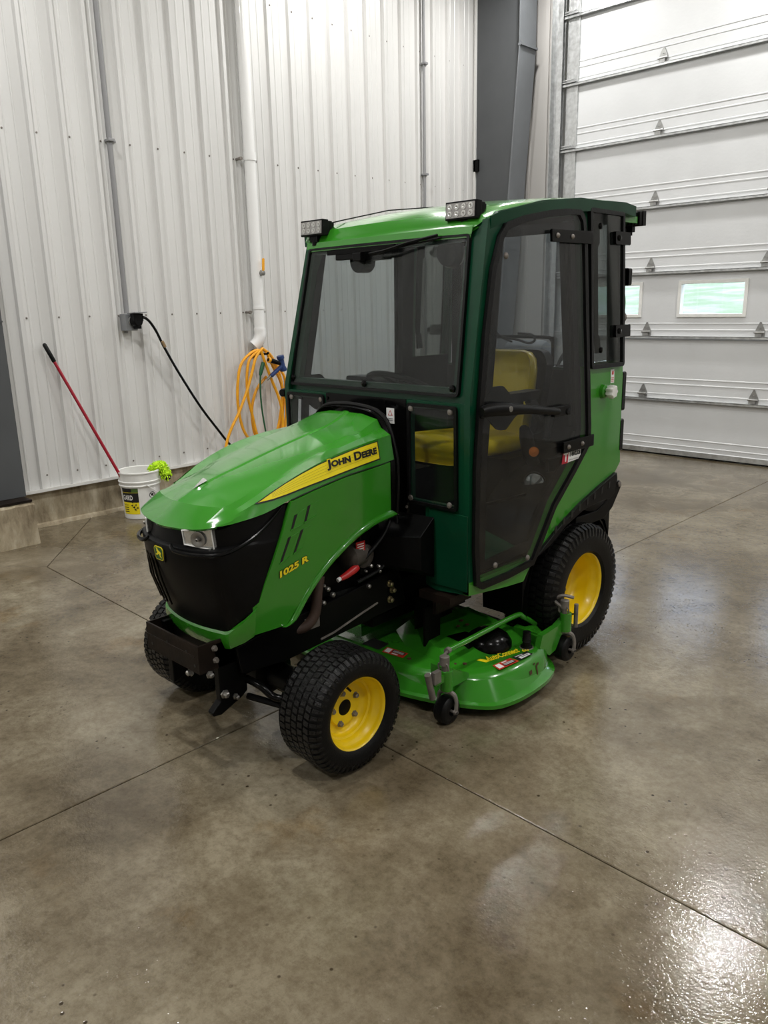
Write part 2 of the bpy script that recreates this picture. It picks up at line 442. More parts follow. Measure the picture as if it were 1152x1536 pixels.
# ---- floor: slabs with saw-cut joints over a dark bed
b = B(); b.box((0, 1.5, -.06), (15, 16, .06)); bed = struct('floor', b, mat('joint_dirt', (.03, .024, .018), .9))
def slab(poly, lab=None):
    b = B(); n = len(poly); p = inset(poly, .0028); q = inset(poly, .0055)
    b.loft([[(x, y, -.031) for x, y in p], [(x, y, -.0025) for x, y in p], [(x, y, 0) for x, y in q]], closed=True)
    b.add([(x, y, 0) for x, y in q], [tuple(range(n))])
    obj('slab', b, 'floor', bed)
jy = lambda x: 2.017-.0228*(x+5.17)
JX = -2.462
A = (-5.17, 2.017)
slab([(-7, -6), (JX, -6), (JX, jy(JX)), A, (-6.5, .90), (-7, .9)])
slab([(-7, .9), (-6.5, .90), A, (-6.6, 3.16), (-7, 3.16)])
slab([A, (JX, jy(JX)), (JX, 8.9), (-7, 8.9), (-7, 3.16), (-6.6, 3.16)])
slab([(JX, -6), (6.8, -6), (6.8, jy(6.8)), (JX, jy(JX))])
slab([(JX, jy(JX)), (6.8, jy(6.8)), (6.8, 8.9), (JX, 8.9)])

# ---- ribbed sheet
def rib_profile(a, b_, pitch, first, h, minor=True):
    pts = []; k = math.floor((a-first)/pitch)-1
    y = first+k*pitch
    while y < b_+pitch:
        pts += [(y, 0), (y+.009, h), (y+.038, h), (y+.050, 0)]
        if minor:
            for mm in (.094, .172): pts += [(y+mm-.010, 0), (y+mm-.004, .004), (y+mm+.004, .004), (y+mm+.010, 0)]
        y += pitch
    pts = [p for p in pts if a < p[0] < b_]
    return [(a, 0)]+pts+[(b_, 0)]
pr = rib_profile(-6, 8.35, .2508, 2.468, .030)
b = B(); b.loft([[(WX+h, y, .292) for y, h in pr], [(WX+h, y, H) for y, h in pr]])
wl = struct('wall_left', b, 'wall', fix=False)
b = B()                                            # screw rows
for z in (.40, 1.617, 2.944, 4.27):
    y = 2.2878
    while y < 7.95:
        b.lathe((WX, y, z), (1, 0, 0), [(0, .008), (.003, .008), (.006, .005)], 6); y += .2508
obj('screw', b, 'dull', wl, kind='stuff')
b = B(); b.box((WX+.03, 1.2, .288), (.075, 14.4, .012)); b.box((WX+.066, 1.2, .296), (.004, 14.4, .022)); struct('baseboard_left', b, 'trim')
b = B()                                            # poured curb under the sheet, with a ragged foot
rows = []
for i in range(140):
    y = -6+14.3*i/139; r = random.uniform(-.006, .006)
    rows.append([(WX+.02, y, .29), (WX+.022+r*.4, y, .10), (WX+.030+r, y, .03), (WX+.055+r*2, y, .024), (WX+.075+r*3, y, -.01)])
b.loft(rows); struct('trim_1', b, 'conc', label='rough poured concrete curb under the white ribbed wall')

# ---- foreground column on its concrete pier
b = B()
prof = []
def pier(b, x0, x1, y0, y1, z1, seed):
    rr = random.Random(seed); n = 14
    pts = []
    def side(p, q):
        for i in range(n):
            t = i/n; pts.append((p[0]+(q[0]-p[0])*t, p[1]+(q[1]-p[1])*t))
    side((x0, y0), (x1, y0)); side((x1, y0), (x1, y1)); side((x1, y1), (x0, y1)); side((x0, y1), (x0, y0))
    rows = []
    for z, o in ((-.02, .008), (.02, .006), (.10, .0), (.2, 0), (z1-.02, 0), (z1, -.012)):
        c = ((x0+x1)/2, (y0+y1)/2)
        rows.append([(x+(o+rr.uniform(-.004, .004))*(1 if x > c[0] else -1), y+(o+rr.uniform(-.004, .004))*(1 if y > c[1] else -1), z+rr.uniform(-.003, .003)) for x, y in pts])
    b.loft(rows, closed=True); b.add(rows[-1], [tuple(range(len(pts)))])
pier(b, WX-.1, -5.765, 1.72, 2.222, .318, 3)
struct('trim_2', b, 'conc', label='rough concrete pier under the dark column at the left edge')
b = B(); b.box((-6.0, 1.975, .328), (.46, .47, .016)); cp = struct('trim_3', b, 'rusty', label='base plate of the dark column on the left pier')
b = B()
b.box((-5.905, 1.985, 2.97), (.018, .47, 5.26)); b.box((-6.08, 1.99, 2.97), (.34, .012, 5.26)); b.box((-6.255, 1.985, 2.97), (.014, .47, 5.26))
b.box((-5.9, 1.985, 1.60), (.02, .476, .012))
struct('trim_4', b, 'column', label='dark grey steel column at the left edge of the photo')

# ---- back column beside the door (tapered web, sloping inner flange, splice at the knee)
b = B(); yw = 8.0
b.add([(-6.23, yw-.006, 0), (-5.86, yw-.006, 0), (-5.70, yw-.006, 2.8), (-5.545, yw-.006, 4.32), (-5.545, yw-.006, H), (-6.23, yw-.006, H),
       (-6.23, yw+.006, 0), (-5.86, yw+.006, 0), (-5.70, yw+.006, 2.8), (-5.545, yw+.006, 4.32), (-5.545, yw+.006, H), (-6.23, yw+.006, H)],
      [(0, 1, 2, 3, 4, 5), (11, 10, 9, 8, 7, 6), (0, 6, 7, 1), (1, 7, 8, 2), (2, 8, 9, 3), (3, 9, 10, 4), (4, 10, 11, 5), (5, 11, 6, 0)])
bc = struct('trim_5', b, 'column', label='dark grey web of the tapered steel column beside the overhead door')
b = B(); b.bar((-5.86, yw+.02, 0), (-5.533, yw+.02, 4.32), .30, .016, up=(1, 0, 0)); b.box((-5.533, yw+.02, 4.96), (.016, .30, 1.28))
b.box((-5.525, yw+.02, 4.345), (.045, .31, .022)); obj('flange', b, 'column_light', bc, label='lighter grey sloping flange')
b = B(); b.box((-6.19, yw-.02, 2.62+.6), (.07, .03, .13)); obj('bracket', b, 'black', bc)
b = B(); b.box((-6.21, yw-.02, 2.8), (.018, .03, H)); obj('edge_trim', b, 'trim', bc, label='white edge trim')

# ---- door wall around the opening
DX0, DX1, DTOP, DY = -5.05, .55, 5.2, 8.245
def wall_piece(x0, x1, z0, z1):
    pr = rib_profile(x0, x1, .2508, -6.2, .018, False)
    b = B(); b.loft([[(x, WY-h, z0) for x, h in pr], [(x, WY-h, z1) for x, h in pr]]); return b
wb = struct('wall_back', wall_piece(-6.26, -5.33, 0, H), 'wall_b', fix=False)
struct('wall_back', wall_piece(.75, 6.6, 0, H), 'wall_b', fix=False)
struct('wall_back', wall_piece(-5.33, .75, DTOP+.1, H), 'wall_b', fix=False)
b = B(); b.box((6.6, 1.2, H/2), (.1, 14.6, H)); struct('wall_right', b, 'wall')
b = B(); b.box((0, -6, H/2), (13.4, .1, H)); struct('wall_front', b, 'wall')
b = B(); b.box((0, 1.2, H+.05), (13.6, 14.8, .1)); struct('ceiling', b, 'ceil')
b = B()
for x in (-5.36,): b.box((x, WY-.03, H/2), (.035, .05, H)); b.box((x-.08, WY-.022, H/2), (.05, .03, H))
struct('trim_6', b, 'wall_b', label='beige jamb trim left of the overhead door')

# ---- overhead door: sections, rails, stiles, hinges, track
SEC = [0.03, .612, 1.270, 1.928, 2.586, 3.262, 3.921, 4.58, 5.24]
b = B(); b.box(((DX0+DX1)/2, DY+.05, .018), (DX1-DX0+.2, .03, .034)); door = struct('door_1', b, 'black', label='white sectional overhead door with galvanised hinges')
b = B(); b.box(((DX0+DX1)/2, DY+.005, .045), (DX1-DX0+.2, .03, .05)); obj('bottom_rail', b, 'galv', door)
WIN = [(-4.815, -4.162), (-3.712, -3.062), (-2.612, -1.962), (-1.512, -.862)]
wz0, wz1 = 1.497, 1.808
for i in range(len(SEC)-1):
    z0, z1 = SEC[i], SEC[i+1]
    g = lambda z: (z, -.0); r = .006
    # embossed ribs low on every section
    pf = [(z0+.002, -.0)]
    offs = (.045, .150, .208) if i else (.03, .082, .152)
    for o in offs: pf += [(z0+o, 0), (z0+o+.005, .0045), (z0+o+.013, .0045), (z0+o+.018, 0)]
    if i == 2: pf = [(z0+.002, 0)]+[q for o in (.06, .125) for q in ((z0+o, 0), (z0+o+.005, .0045), (z0+o+.013, .0045), (z0+o+.018, 0))]
    pf += [(z1-.03, 0), (z1-.022, -.006), (z1-.004, -.006)]
    b = B()
    if i != 2:
        b.loft([[(DX0, DY-h, z) for z, h in pf], [(DX1, DY-h, z) for z, h in pf]])
    else:
        low = [p for p in pf if p[0] < wz0]+[(wz0, 0)]; up = [(wz1, 0)]+[p for p in pf if p[0] > wz1]
        for q in (low, up): b.loft([[(DX0, DY-h, z) for z, h in q], [(DX1, DY-h, z) for z, h in q]])
        xs = [DX0]+[v for w_ in WIN for v in w_]+[DX1]
        for k in range(0, len(xs), 2): b.add([(xs[k], DY, wz0), (xs[k+1], DY, wz0), (xs[k+1], DY, wz1), (xs[k], DY, wz1)], [(0, 1, 2, 3)])
    b.box(((DX0+DX1)/2, DY+.055, z0+.3), (DX1-DX0, .002, .6) if i != 2 else (.01, .002, .01))
    obj('door_section', b, 'door', door, fix=False)
    # rail below the joint
    b = B(); b.box(((DX0+DX1)/2-.06, DY-.022, z1+.004), (DX1-DX0+.16, .05, .006)); b.box(((DX0+DX1)/2-.06, DY-.045, z1-.006), (DX1-DX0+.16, .004, .022))
    b.box(((DX0+DX1)/2-.06, DY-.012, z1-.014), (DX1-DX0+.16, .02, .01))
    obj('strut', b, 'galv', door)
    b = B(); b.box((DX0-.035, DY-.004, (z0+z1)/2+.0), (.15, .012, z1-z0-.02)); b.box((DX0+.035, DY-.014, (z0+z1)/2), (.006, .02, z1-z0-.03)); obj('end_stile', b, 'galv', door)
    for hx in (-4.06, -2.885, -1.71, -.53):
        b = B(); z = z1+.006
        hw_ = .046
        b.add([(hx-.046, DY-.012, z), (hx+.046, DY-.012, z), (hx+.046, DY-.012, z+.06), (hx+.006, DY-.012, z+.145), (hx-.006, DY-.012, z+.145), (hx-.046, DY-.012, z+.06),
               (hx-.046, DY-.002, z), (hx+.046, DY-.002, z), (hx+.046, DY-.002, z+.06), (hx+.006, DY-.002, z+.145), (hx-.006, DY-.002, z+.145), (hx-.046, DY-.002, z+.06)],
              [(0, 1, 2, 3, 4, 5), (11, 10, 9, 8, 7, 6), (0, 6, 7, 1), (1, 7, 8, 2), (2, 8, 9, 3), (3, 9, 10, 4), (4, 10, 11, 5), (5, 11, 6, 0)])
        b.cyl((hx-.050, DY-.028, z+.045), (hx+.050, DY-.028, z+.045), .011, 8); b.box((hx, DY-.02, z+.02), (.05, .03, .03))
        for dz in (.06, .085): b.lathe((hx, DY-.012, z+dz), (0, -1, 0), [(0, .006), (.006, .005)], 6)
        obj('hinge', b, 'hinge', door)
    b = B(); z = z1; x = DX0-.05
    b.box((x-.01, DY-.03, z+.02), (.17, .05, .008)); b.cyl((x-.13, DY-.045, z+.045), (x+.05, DY-.045, z+.045), .007, 8)
    b.lathe((x-.15, DY-.045, z+.045), (1, 0, 0), [(0, .024), (.02, .024)], 12)
    for k in (-.03, .03):
        b.add([(x+k-.018, DY-.014, z+.02), (x+k+.018, DY-.014, z+.02), (x+k, DY-.014, z+.10), (x+k, DY-.006, z+.10)], [(0, 1, 2), (0, 2, 3), (1, 3, 2)])
    obj('roller_bracket', b, 'galv', door)
b = B()
for x0, x1 in WIN: pass
for x0, x1 in WIN:
    b = B(); o = [(x0-.028, wz0-.028), (x1+.028, wz0-.028), (x1+.028, wz1+.028), (x0-.028, wz1+.028)]
    q = [(x0+.006, wz0+.006), (x1-.006, wz0+.006), (x1-.006, wz1-.006), (x0+.006, wz1-.006)]
    b.ring(o, q, lambda u, v, t: (u, DY+t, v), -.016, 0); b.ring([(x0, wz0), (x1, wz0), (x1, wz1), (x0, wz1)], q, lambda u, v, t: (u, DY+t, v), 0, .06)
    fr = obj('window_frame', b, 'whitepl', door, bevel=.004)
    b = B(); b.box(((x0+x1)/2, DY+.03, (wz0+wz1)/2), (x1-x0, .004, wz1-wz0)); obj('pane', b, 'wg', fr)
b = B(); b.box((-5.245, DY-.045, 2.7), (.004, .06, 5.4)); b.box((-5.215, DY-.07, 2.7), (.06, .004, 5.4)); b.box((-5.215, DY-.02, 2.7), (.06, .004, 5.4)); b.box((-5.29, DY-.01, 2.7), (.085, .006, 5.4)); b.box((-5.315, DY-.05, 2.7), (.006, .07, 5.4))
obj('track', b, 'galv', door)
b = B(); b.box((-5.19, WY+.01, 2.8), (.34, .02, 5.6)); b.box((.66, WY+.01, 2.8), (.34, .02, 5.6)); struct('trim_7', b, 'trim', label='white jamb behind the door track')

# ---- outside, seen through the door windows: a lawn rising to a tree line
def lawn_mat():
    m = mat('lawn', (.16, .33, .06), .9)
    n = m.node_tree.nodes; l = m.node_tree.links
    t = n.new('ShaderNodeTexNoise'); t.inputs['Scale'].default_value = .42; t.inputs['Detail'].default_value = 9; t.inputs['Roughness'].default_value = .7
    tc = n.new('ShaderNodeTexCoord'); l.new(tc.outputs['Object'], t.inputs['Vector'])
    r = n.new('ShaderNodeValToRGB'); e = r.color_ramp.elements; e[0].position = .44; e[0].color = (.17, .235, .12, 1); e[1].position = .64; e[1].color = (.33, .31, .27, 1)
    l.new(t.outputs['Fac'], r.inputs[0]); l.new(r.outputs[0], n['Principled BSDF'].inputs['Base Color']); return m
b = B(); b.loft([[(x, y, z) for x in (-60, -30, 0, 30)] for y, z in ((8.7, -.15), (14, -.1), (25, .9), (45, 2.55), (70, 3.6))])
struct('ground', b, lawn_mat(), label='lawn with bare patches rising behind the overhead door')
rr = random.Random(5)
for k in range(16):
    b = B(); x = -44+k*2.6+rr.uniform(-.8, .8); y = 52+rr.uniform(-2, 3); z = 2.7
    b.tube([(x, y, z), (x+.1, y, z+3), (x, y, z+7)], [.22, .18, .08], 6)
    for j in range(5):
        a = rr.uniform(0, 6.28); zz = z+2+j; b.tube([(x, y, zz), (x+math.cos(a)*1.6, y+math.sin(a), zz+1.6)], [.07, .02], 5)
    t = obj('bare_tree', b, mat('bark', (.16, .13, .11), .9) if k == 0 else bpy.data.materials['bark'])
    tag(t, 'bare grey tree in the row beyond the lawn outside the door windows', 'tree', 'bare trees outside')

# ================================================================ things on the left wall
# downpipe
r_ = empty('white_drain_pipe', (-6.19, 4.665, 1.3), 'white plastic drain pipe running down the ribbed wall, with an elbow above the coiled hose', 'pipe')
b = B(); b.cyl((-6.17, 4.665, 1.45), (-6.17, 4.665, H), .052, 24); obj('pipe_run', b, 'pvc', r_, smooth=True)
b = B(); b.tube([(-6.17, 4.665, 1.46), (-6.17, 4.665, 1.40), (-6.18, 4.645, 1.35), (-6.20, 4.61, 1.31)], .056, 20, smooth=5); obj('elbow', b, 'pvc', r_, smooth=True)
for z in (1.655, 2.98, 1.46):
    b = B(); b.cyl((-6.17, 4.665, z-.012 if z != 2.98 else z-.05), (-6.17, 4.665, z+.012 if z != 2.98 else z+.02), .0575, 24); obj('collar', b, 'pvc', r_, smooth=True)
for z in (1.617, 2.944):
    b = B(); b.lathe((-6.25, 4.575, z), (1, 0, 0), [(0, .012), (.05, .012), (.055, .016), (.075, .016)], 10); obj('anchor', b, 'dull', r_)
    b = B(); b.lathe((-6.25, 4.755, z), (1, 0, 0), [(0, .01), (.05, .01)], 10); obj('anchor', b, 'dull', r_)
r_ = empty('ball_valve', (-6.11, 4.70, 1.96), 'small steel ball valve with a yellow lever in front of the white drain pipe', 'valve')
b = B(); b.lathe((-6.13, 4.675, 1.965), (1, .1, 0), [(0, .02), (.03, .024), (.045, .024), (.05, .012)], 12); b.cyl((-6.125, 4.675, 1.94), (-6.125, 4.675, 1.99), .012, 8); obj('valve_body', b, 'steel', r_, smooth=True)
b = B(); b.plate(rnd([(4.662, 1.985), (4.689, 1.985), (4.697, 2.095), (4.670, 2.095)], .01), lambda u, v, t: (-6.085+t, u, v), 0, .008); obj('lever', b, 'orange', r_, bevel=.002)
# conduits
def conduit(y, z0, clamps, lab):
    r_ = empty('conduit', (-6.21, y, z0), lab, 'conduit')
    b = B(); b.cyl((-6.215, y, z0), (-6.215, y, H), .016 if y > 5 else .021, 12); obj('tube', b, 'pipe', r_, smooth=True)
    for z in clamps:
        b = B(); b.box((-6.2, y, z), (.05, .055, .022)); b.box((-6.24, y+.02, z), (.02, .09, .02)); obj('clamp', b, 'pipe', r_, bevel=.004)
conduit(3.345, 1.633, (2.95,), 'grey conduit running down the ribbed wall to the outlet box with the black plug')
conduit(7.085, .3, (3.045, 4.15), 'thin grey conduit on the ribbed wall beside the dark back column')
# outlet box
r_ = empty('outlet_box', (-6.20, 3.33, 1.56), 'grey metal outlet box with its cover flap up and a black plug in it', 'outlet')
b = B(); b.box((-6.195, 3.345, 1.563), (.09, .105, .135)); b.box((-6.235, 3.335, 1.49), (.012, .03, .03)); obj('box', b, 'grey', r_, bevel=.004)
b = B(); b.bar((-6.145, 3.36, 1.633), (-6.03, 3.375, 1.640), .115, .008, up=(0, 0, 1)); obj('cover_flap', b, 'grey', r_, bevel=.002)
b = B(); b.lathe((-6.148, 3.355, 1.575), (1, 0, 0), [(0, .04), (.012, .04), (.014, .034)], 20); obj('outlet_ring', b, 'galv', r_, smooth=True)
b = B()
b.lathe((-6.137, 3.365, 1.572), (1, .15, 0), [(0, .047), (.05, .047), (.062, .038)], 20); b.box((-6.10, 3.37, 1.60), (.055, .085, .06)); b.box((-6.105, 3.37, 1.525), (.04, .05, .03)); pl = obj('plug', b, 'plastic', None, smooth=True)
pl_root = None
cb = B()
cb.tube([(-6.085, 3.40, 1.605), (-6.07, 3.432, 1.592), (-6.08, 3.478, 1.555), (-6.09, 3.532, 1.478), (-6.11, 3.606, 1.342), (-6.12, 3.738, 1.108), (-6.12, 3.914, .818), (-6.12, 4.071, .601), (-6.12, 4.238, .392), (-6.05, 4.453, .18), (-5.8, 4.7, .03), (-5.4, 4.9, .012), (-5.0, 4.8, .012)], .0115, 8, smooth=6)
cab = obj('power_cord', cb, 'gloss', None, smooth=True); tag(cab, 'black power cord slanting down the ribbed wall from its plug in the outlet box', 'cord')
pl.parent = cab; pl.location = WPOS[pl.name]-WPOS[cab.name]
b = B(); b.tube([(-6.085, 3.575, 1.40), (-6.09, 3.60, 1.353)], .0125, 8); obj('tag', b, mat('brown_tag', (.3, .2, .1), .6), cab)

# orange hose coil, its hook, blue nozzle
def P3(x, l): return [(x, y, z) for y, z in l]
hb = B(); R_ = .0135
loops = [
 P3(-6.13, [(4.60, 1.275), (4.511, 1.248), (4.397, 1.155), (4.345, .987), (4.331, .772), (4.367, .562), (4.457, .431), (4.62, .36), (4.78, .45), (4.86, .70), (4.85, .95), (4.77, 1.15), (4.67, 1.27)]),
 P3(-6.10, [(4.597, 1.272), (4.474, 1.193), (4.43, 1.039), (4.429, .851), (4.462, .686), (4.517, .455), (4.63, .38), (4.75, .50), (4.81, .693), (4.84, .857), (4.814, 1.039), (4.731, 1.207), (4.64, 1.278)]),
 P3(-6.13, [(4.677, 1.019), (4.558, .911), (4.491, .755), (4.486, .577), (4.523, .453), (4.65, .36), (4.80, .46), (4.843, .673), (4.894, .851), (4.895, 1.002), (4.781, 1.159), (4.675, 1.263)]),
 P3(-6.06, [(4.62, 1.27), (4.60, 1.286), (4.575, 1.27), (4.511, 1.2), (4.464, 1.081), (4.399, .929), (4.295, .737), (4.176, .563), (4.106, .391), (4.09, .2), (4.2, .03), (4.6, .015), (5.1, .015)]),
 P3(-6.05, [(4.575, 1.27), (4.607, 1.172), (4.677, .993), (4.749, .823), (4.786, .654), (4.775, .503), (4.70, .40)]),
 P3(-6.08, [(4.66, 1.25), (4.72, 1.12), (4.80, .98), (4.845, .82), (4.86, .66), (4.82, .5), (4.74, .41)]),
]
for q in loops: hb.tube(q, R_, 8, smooth=6)
hose = obj('coiled_hose', hb, 'orange', None, smooth=True); tag(hose, 'orange air hose hanging in loops on the ribbed wall below the drain pipe', 'hose')
b = B(); b.tube([(-6.25, 4.63, 1.235), (-6.1, 4.63, 1.235), (-6.03, 4.63, 1.24), (-6.02, 4.63, 1.255)], .011, 8, smooth=4); b.lathe((-6.25, 4.63, 1.235), (1, 0, 0), [(0, .04), (.01, .04)], 12)
hk = obj('hose_hook', b, 'black', None, smooth=True); tag(hk, 'black wall hook holding the coiled orange hose', 'hook')
noz = empty('spray_nozzle', (-5.99, 4.72, 1.1), 'blue pistol spray nozzle with a black and yellow neck at the coiled orange hose', 'nozzle')
b = B(); b.lathe((-5.99, 4.746, 1.215), (-.0, .035, -.147), [(0, .034), (.012, .036), (.03, .036), (.032, .027), (.10, .026), (.13, .036), (.147, .032)], 18); obj('nozzle_head', b, 'blue', noz, smooth=True)
b = B(); b.bar((-5.99, 4.76, 1.12), (-6.0, 4.63, 1.03), .03, .042, up=(1, 0, 0)); obj('grip', b, 'blue', noz, bevel=.008)
b = B(); b.tube([(-6.0, 4.61, 1.185), (-6.0, 4.66, 1.172), (-5.99, 4.74, 1.145)], [.017, .024, .018], 10); obj('neck', b, 'plastic', noz, smooth=True)
b = B(); b.cyl((-6.0, 4.612, 1.184), (-6.0, 4.632, 1.179), .026, 10); obj('collar', b, 'orange', noz)
b = B(); b.cyl((-6.02, 4.60, 1.0), (-6.0, 4.635, 1.035), .012, 8); obj('fitting', b, 'steel', noz)
b = B(); b.tube([(-6.06, 4.60, 1.16), (-6.06, 4.575, 1.10), (-6.06, 4.556, 1.045)], [.018, .02, .014], 10, smooth=3); gg = obj('green_hose', b, 'hgreen', None, smooth=True)
tag(gg, 'thin dark green hose hanging down in front of the orange coil', 'hose')
b = B(); b.tube(P3(-6.06, [(4.556, 1.05), (4.545, .9), (4.553, .707), (4.587, .471), (4.64, .25), (4.8, .03), (5.1, .012)]), .008, 8, smooth=5); obj('hose_tail', b, 'hgreen', gg, smooth=True)

# ================================================================ bucket, mop, duster
BK = (-5.915, 3.15)
bk = empty('bucket', (BK[0], BK[1], 0), 'white plastic bucket with a yellow and black label, by the foot of the ribbed wall', 'bucket')
b = B(); b.lathe((BK[0], BK[1], 0), (0, 0, 1), [(0, .139), (.004, .143), (.27, .157), (.272, .166), (.280, .168), (.284, .160), (.298, .160), (.302, .168), (.312, .170), (.316, .162), (.375, .166), (.378, .172), (.388, .172), (.392, .168), (.388, .160), (.02, .138), (.01, .10), (.01, .0005)], 48, cap=False)
obj('body', b, 'whitepl', bk, smooth=True, fix=False)
b = B(); b.tube([(BK[0]+.165*math.cos(a), BK[1]+.165*math.sin(a), .285-.14*math.sin((a-a0)/(a1-a0)*PI)**.8 if 0 < (a-a0)/(a1-a0) < 1 else .285) for a0, a1 in ((math.radians(-50), math.radians(70)),) for a in [a0+(a1-a0)*k/14 for k in range(15)] ], .004, 6)
hd_pts = []
for k in range(17):
    t = k/16; a = math.radians(-2+160*t-10); hd_pts.append((BK[0]+(.172+.004*math.sin(PI*t))*math.cos(a), BK[1]+(.172)*math.sin(a), .290-.13*math.sin(PI*t)))
b = B(); b.tube(hd_pts, .0045, 6); obj('handle', b, 'whitepl', bk, smooth=True)
ca = math.degrees(math.atan2(-BK[1], -BK[0]))      # azimuth of the camera seen from the bucket: label sits left of it
def bkt(s, z, a0, a1, lift=.001):
    a = math.radians(a0+(a1-a0)*s); r = .143+(.157-.143)*z/.27+lift; return (BK[0]+r*math.cos(a), BK[1]+r*math.sin(a), z)
def bk_patch(name, a0, a1, z0, z1, m, lift, n=10):
    b = B(); b.loft([[bkt(i/n, z, a0, a1, lift) for i in range(n+1)] for z in (z0, z1)]); return obj(name, b, m, bk, fix=False)
la0, la1 = ca-66, ca-8
bk_patch('label', la0, la1, .045, .145, 'decal_yellow', .001); bk_patch('label', la0, la1, .145, .225, 'bin', .001); bk_patch('label', la0, la1, .225, .228, 'decal_yellow', .0015)
bk_patch('label', la0, la1, .228, .262, 'bin', .001); bk_patch('label', la0+38, la1, .228, .262, mat('label_green', (.06, .12, .02), .5), .002)
text('lettering', 'GARD', lambda s, t: bkt(s, .163+.042*t, la0+4, la0+40, .003), 'white', bk, off=.02)
text('lettering', 'Turf care', lambda s, t: bkt(s, .118+.012*t, la0+3, la0+24, .003), 'bin', bk)
for zz in (.098, .080, .062): bk_patch('label', la0+3, la0+22, zz, zz+.007, 'bin', .002)
b = B()
for (s, z, r) in ((.62, .12, .013), (.72, .105, .016), (.82, .125, .012), (.78, .085, .013), (.90, .10, .012), (.66, .145, .010), (.85, .15, .010)):
    c = Vector(bkt(s, z, la0, la1, .003)); a = math.radians(la0+(la1-la0)*s); u = Vector((-math.sin(a), math.cos(a), 0))
    b.add([c+u*(r*math.cos(k*PI/3)*(1 if k % 2 else .4))+Vector((0, 0, r*math.sin(k*PI/3)*(1 if k % 2 else .4))) for k in range(6)], [(0, 1, 2, 3, 4, 5)])
obj('leaf_print', b, 'bin', bk, fix=False)
bk_patch('warning_label', ca+20, ca+48, .165, .232, 'white', .001)
b = B()
for k in range(24):
    a1, a2 = k*PI/12, (k+1)*PI/12
    def cp_(a, r): return bkt(.5+r*math.cos(a)/.072, .197+r*math.sin(a), ca+20, ca+48, .003)
    b.add([cp_(a1, .026), cp_(a2, .026), cp_(a2, .021), cp_(a1, .021)], [(0, 1, 2, 3)])
b.add([cp_(2.5, .023), cp_(2.2, .023), cp_(-.64, .023), cp_(-.94, .023)], [(0, 1, 2, 3)]); b.add([cp_(a, r) for a, r in ((2.8, .014), (1.2, .016), (.2, .014), (-.8, .008), (-2, .012))], [(0, 1, 2, 3, 4)])
obj('warning_sign', b, 'bin', bk, fix=False)
mp_ = empty('mop', (-5.86, 3.09, .03), 'dark red mop handle with a black grip leaning from the white bucket to the wall', 'mop')
p0, p1 = Vector((-5.85, 3.11, .03)), Vector((-6.205, 2.624, 1.425))
pm = p0+(p1-p0)*.90
b = B(); b.cyl(p0, pm, .0125, 12); obj('handle', b, 'redm', mp_, smooth=True)
b = B(); b.lathe(pm-(p1-pm)*.02, p1-pm, [(0, .014), (.005, .0165), ((p1-pm).length-.01, .0165), ((p1-pm).length, .012), ((p1-pm).length+.004, .005)], 12); obj('grip', b, 'rubber', mp_, smooth=True)
b = B(); b.lathe(p0, (0, 0, 1), [(-.012, .06), (.02, .07), (.06, .03), (.07, .014)], 12); obj('mop_head', b, 'grey', mp_, smooth=True)
du = empty('microfibre_duster', (-5.80, 3.27, .36), 'lime green shaggy microfibre wash mitt hanging over the rim of the white bucket', 'duster')
b = B(); rr = random.Random(2); cx, cy = BK[0]+.165*math.cos(math.radians(ca+82)), BK[1]+.165*math.sin(math.radians(ca+82))
out = Vector((math.cos(math.radians(ca+82)), math.sin(math.radians(ca+82)), 0))
core = [Vector((cx, cy, .385))-out*.05, Vector((cx, cy, .415)), Vector((cx, cy, .39))+out*.035, Vector((cx, cy, .33))+out*.05]
sp = spline(core, 8); b.tube(sp, [.022]+[.034]*(len(sp)-2)+[.026], 10); 
for k in range(420):
    c = rr.choice(sp); d = Vector((rr.gauss(0, 1), rr.gauss(0, 1), rr.gauss(0, 1))).normalized(); a_ = c+d*.030; e_ = c+d*.052+Vector((0, 0, -.006))
    b.tube([a_, (a_+e_)/2+Vector((0, 0, .003)), e_], [.0045, .005, .0035], 4)
obj('pile', b, 'lime', du, smooth=True, kind='stuff')
b = B(); b.box(Vector((cx, cy, .312))+out*.055, (.05, .05, .04)); obj('cuff', b, 'bin', du, bevel=.01)

# ================================================================ the tractor (x from its centre line, left side positive; y, z in the room)
CX = -2.445
ORG = Vector((CX, 0, 0))
T = empty('compact_tractor', (CX, 2.55, 0), 'green compact tractor with yellow wheels, smoked-glass cab and mower deck', 'tractor')

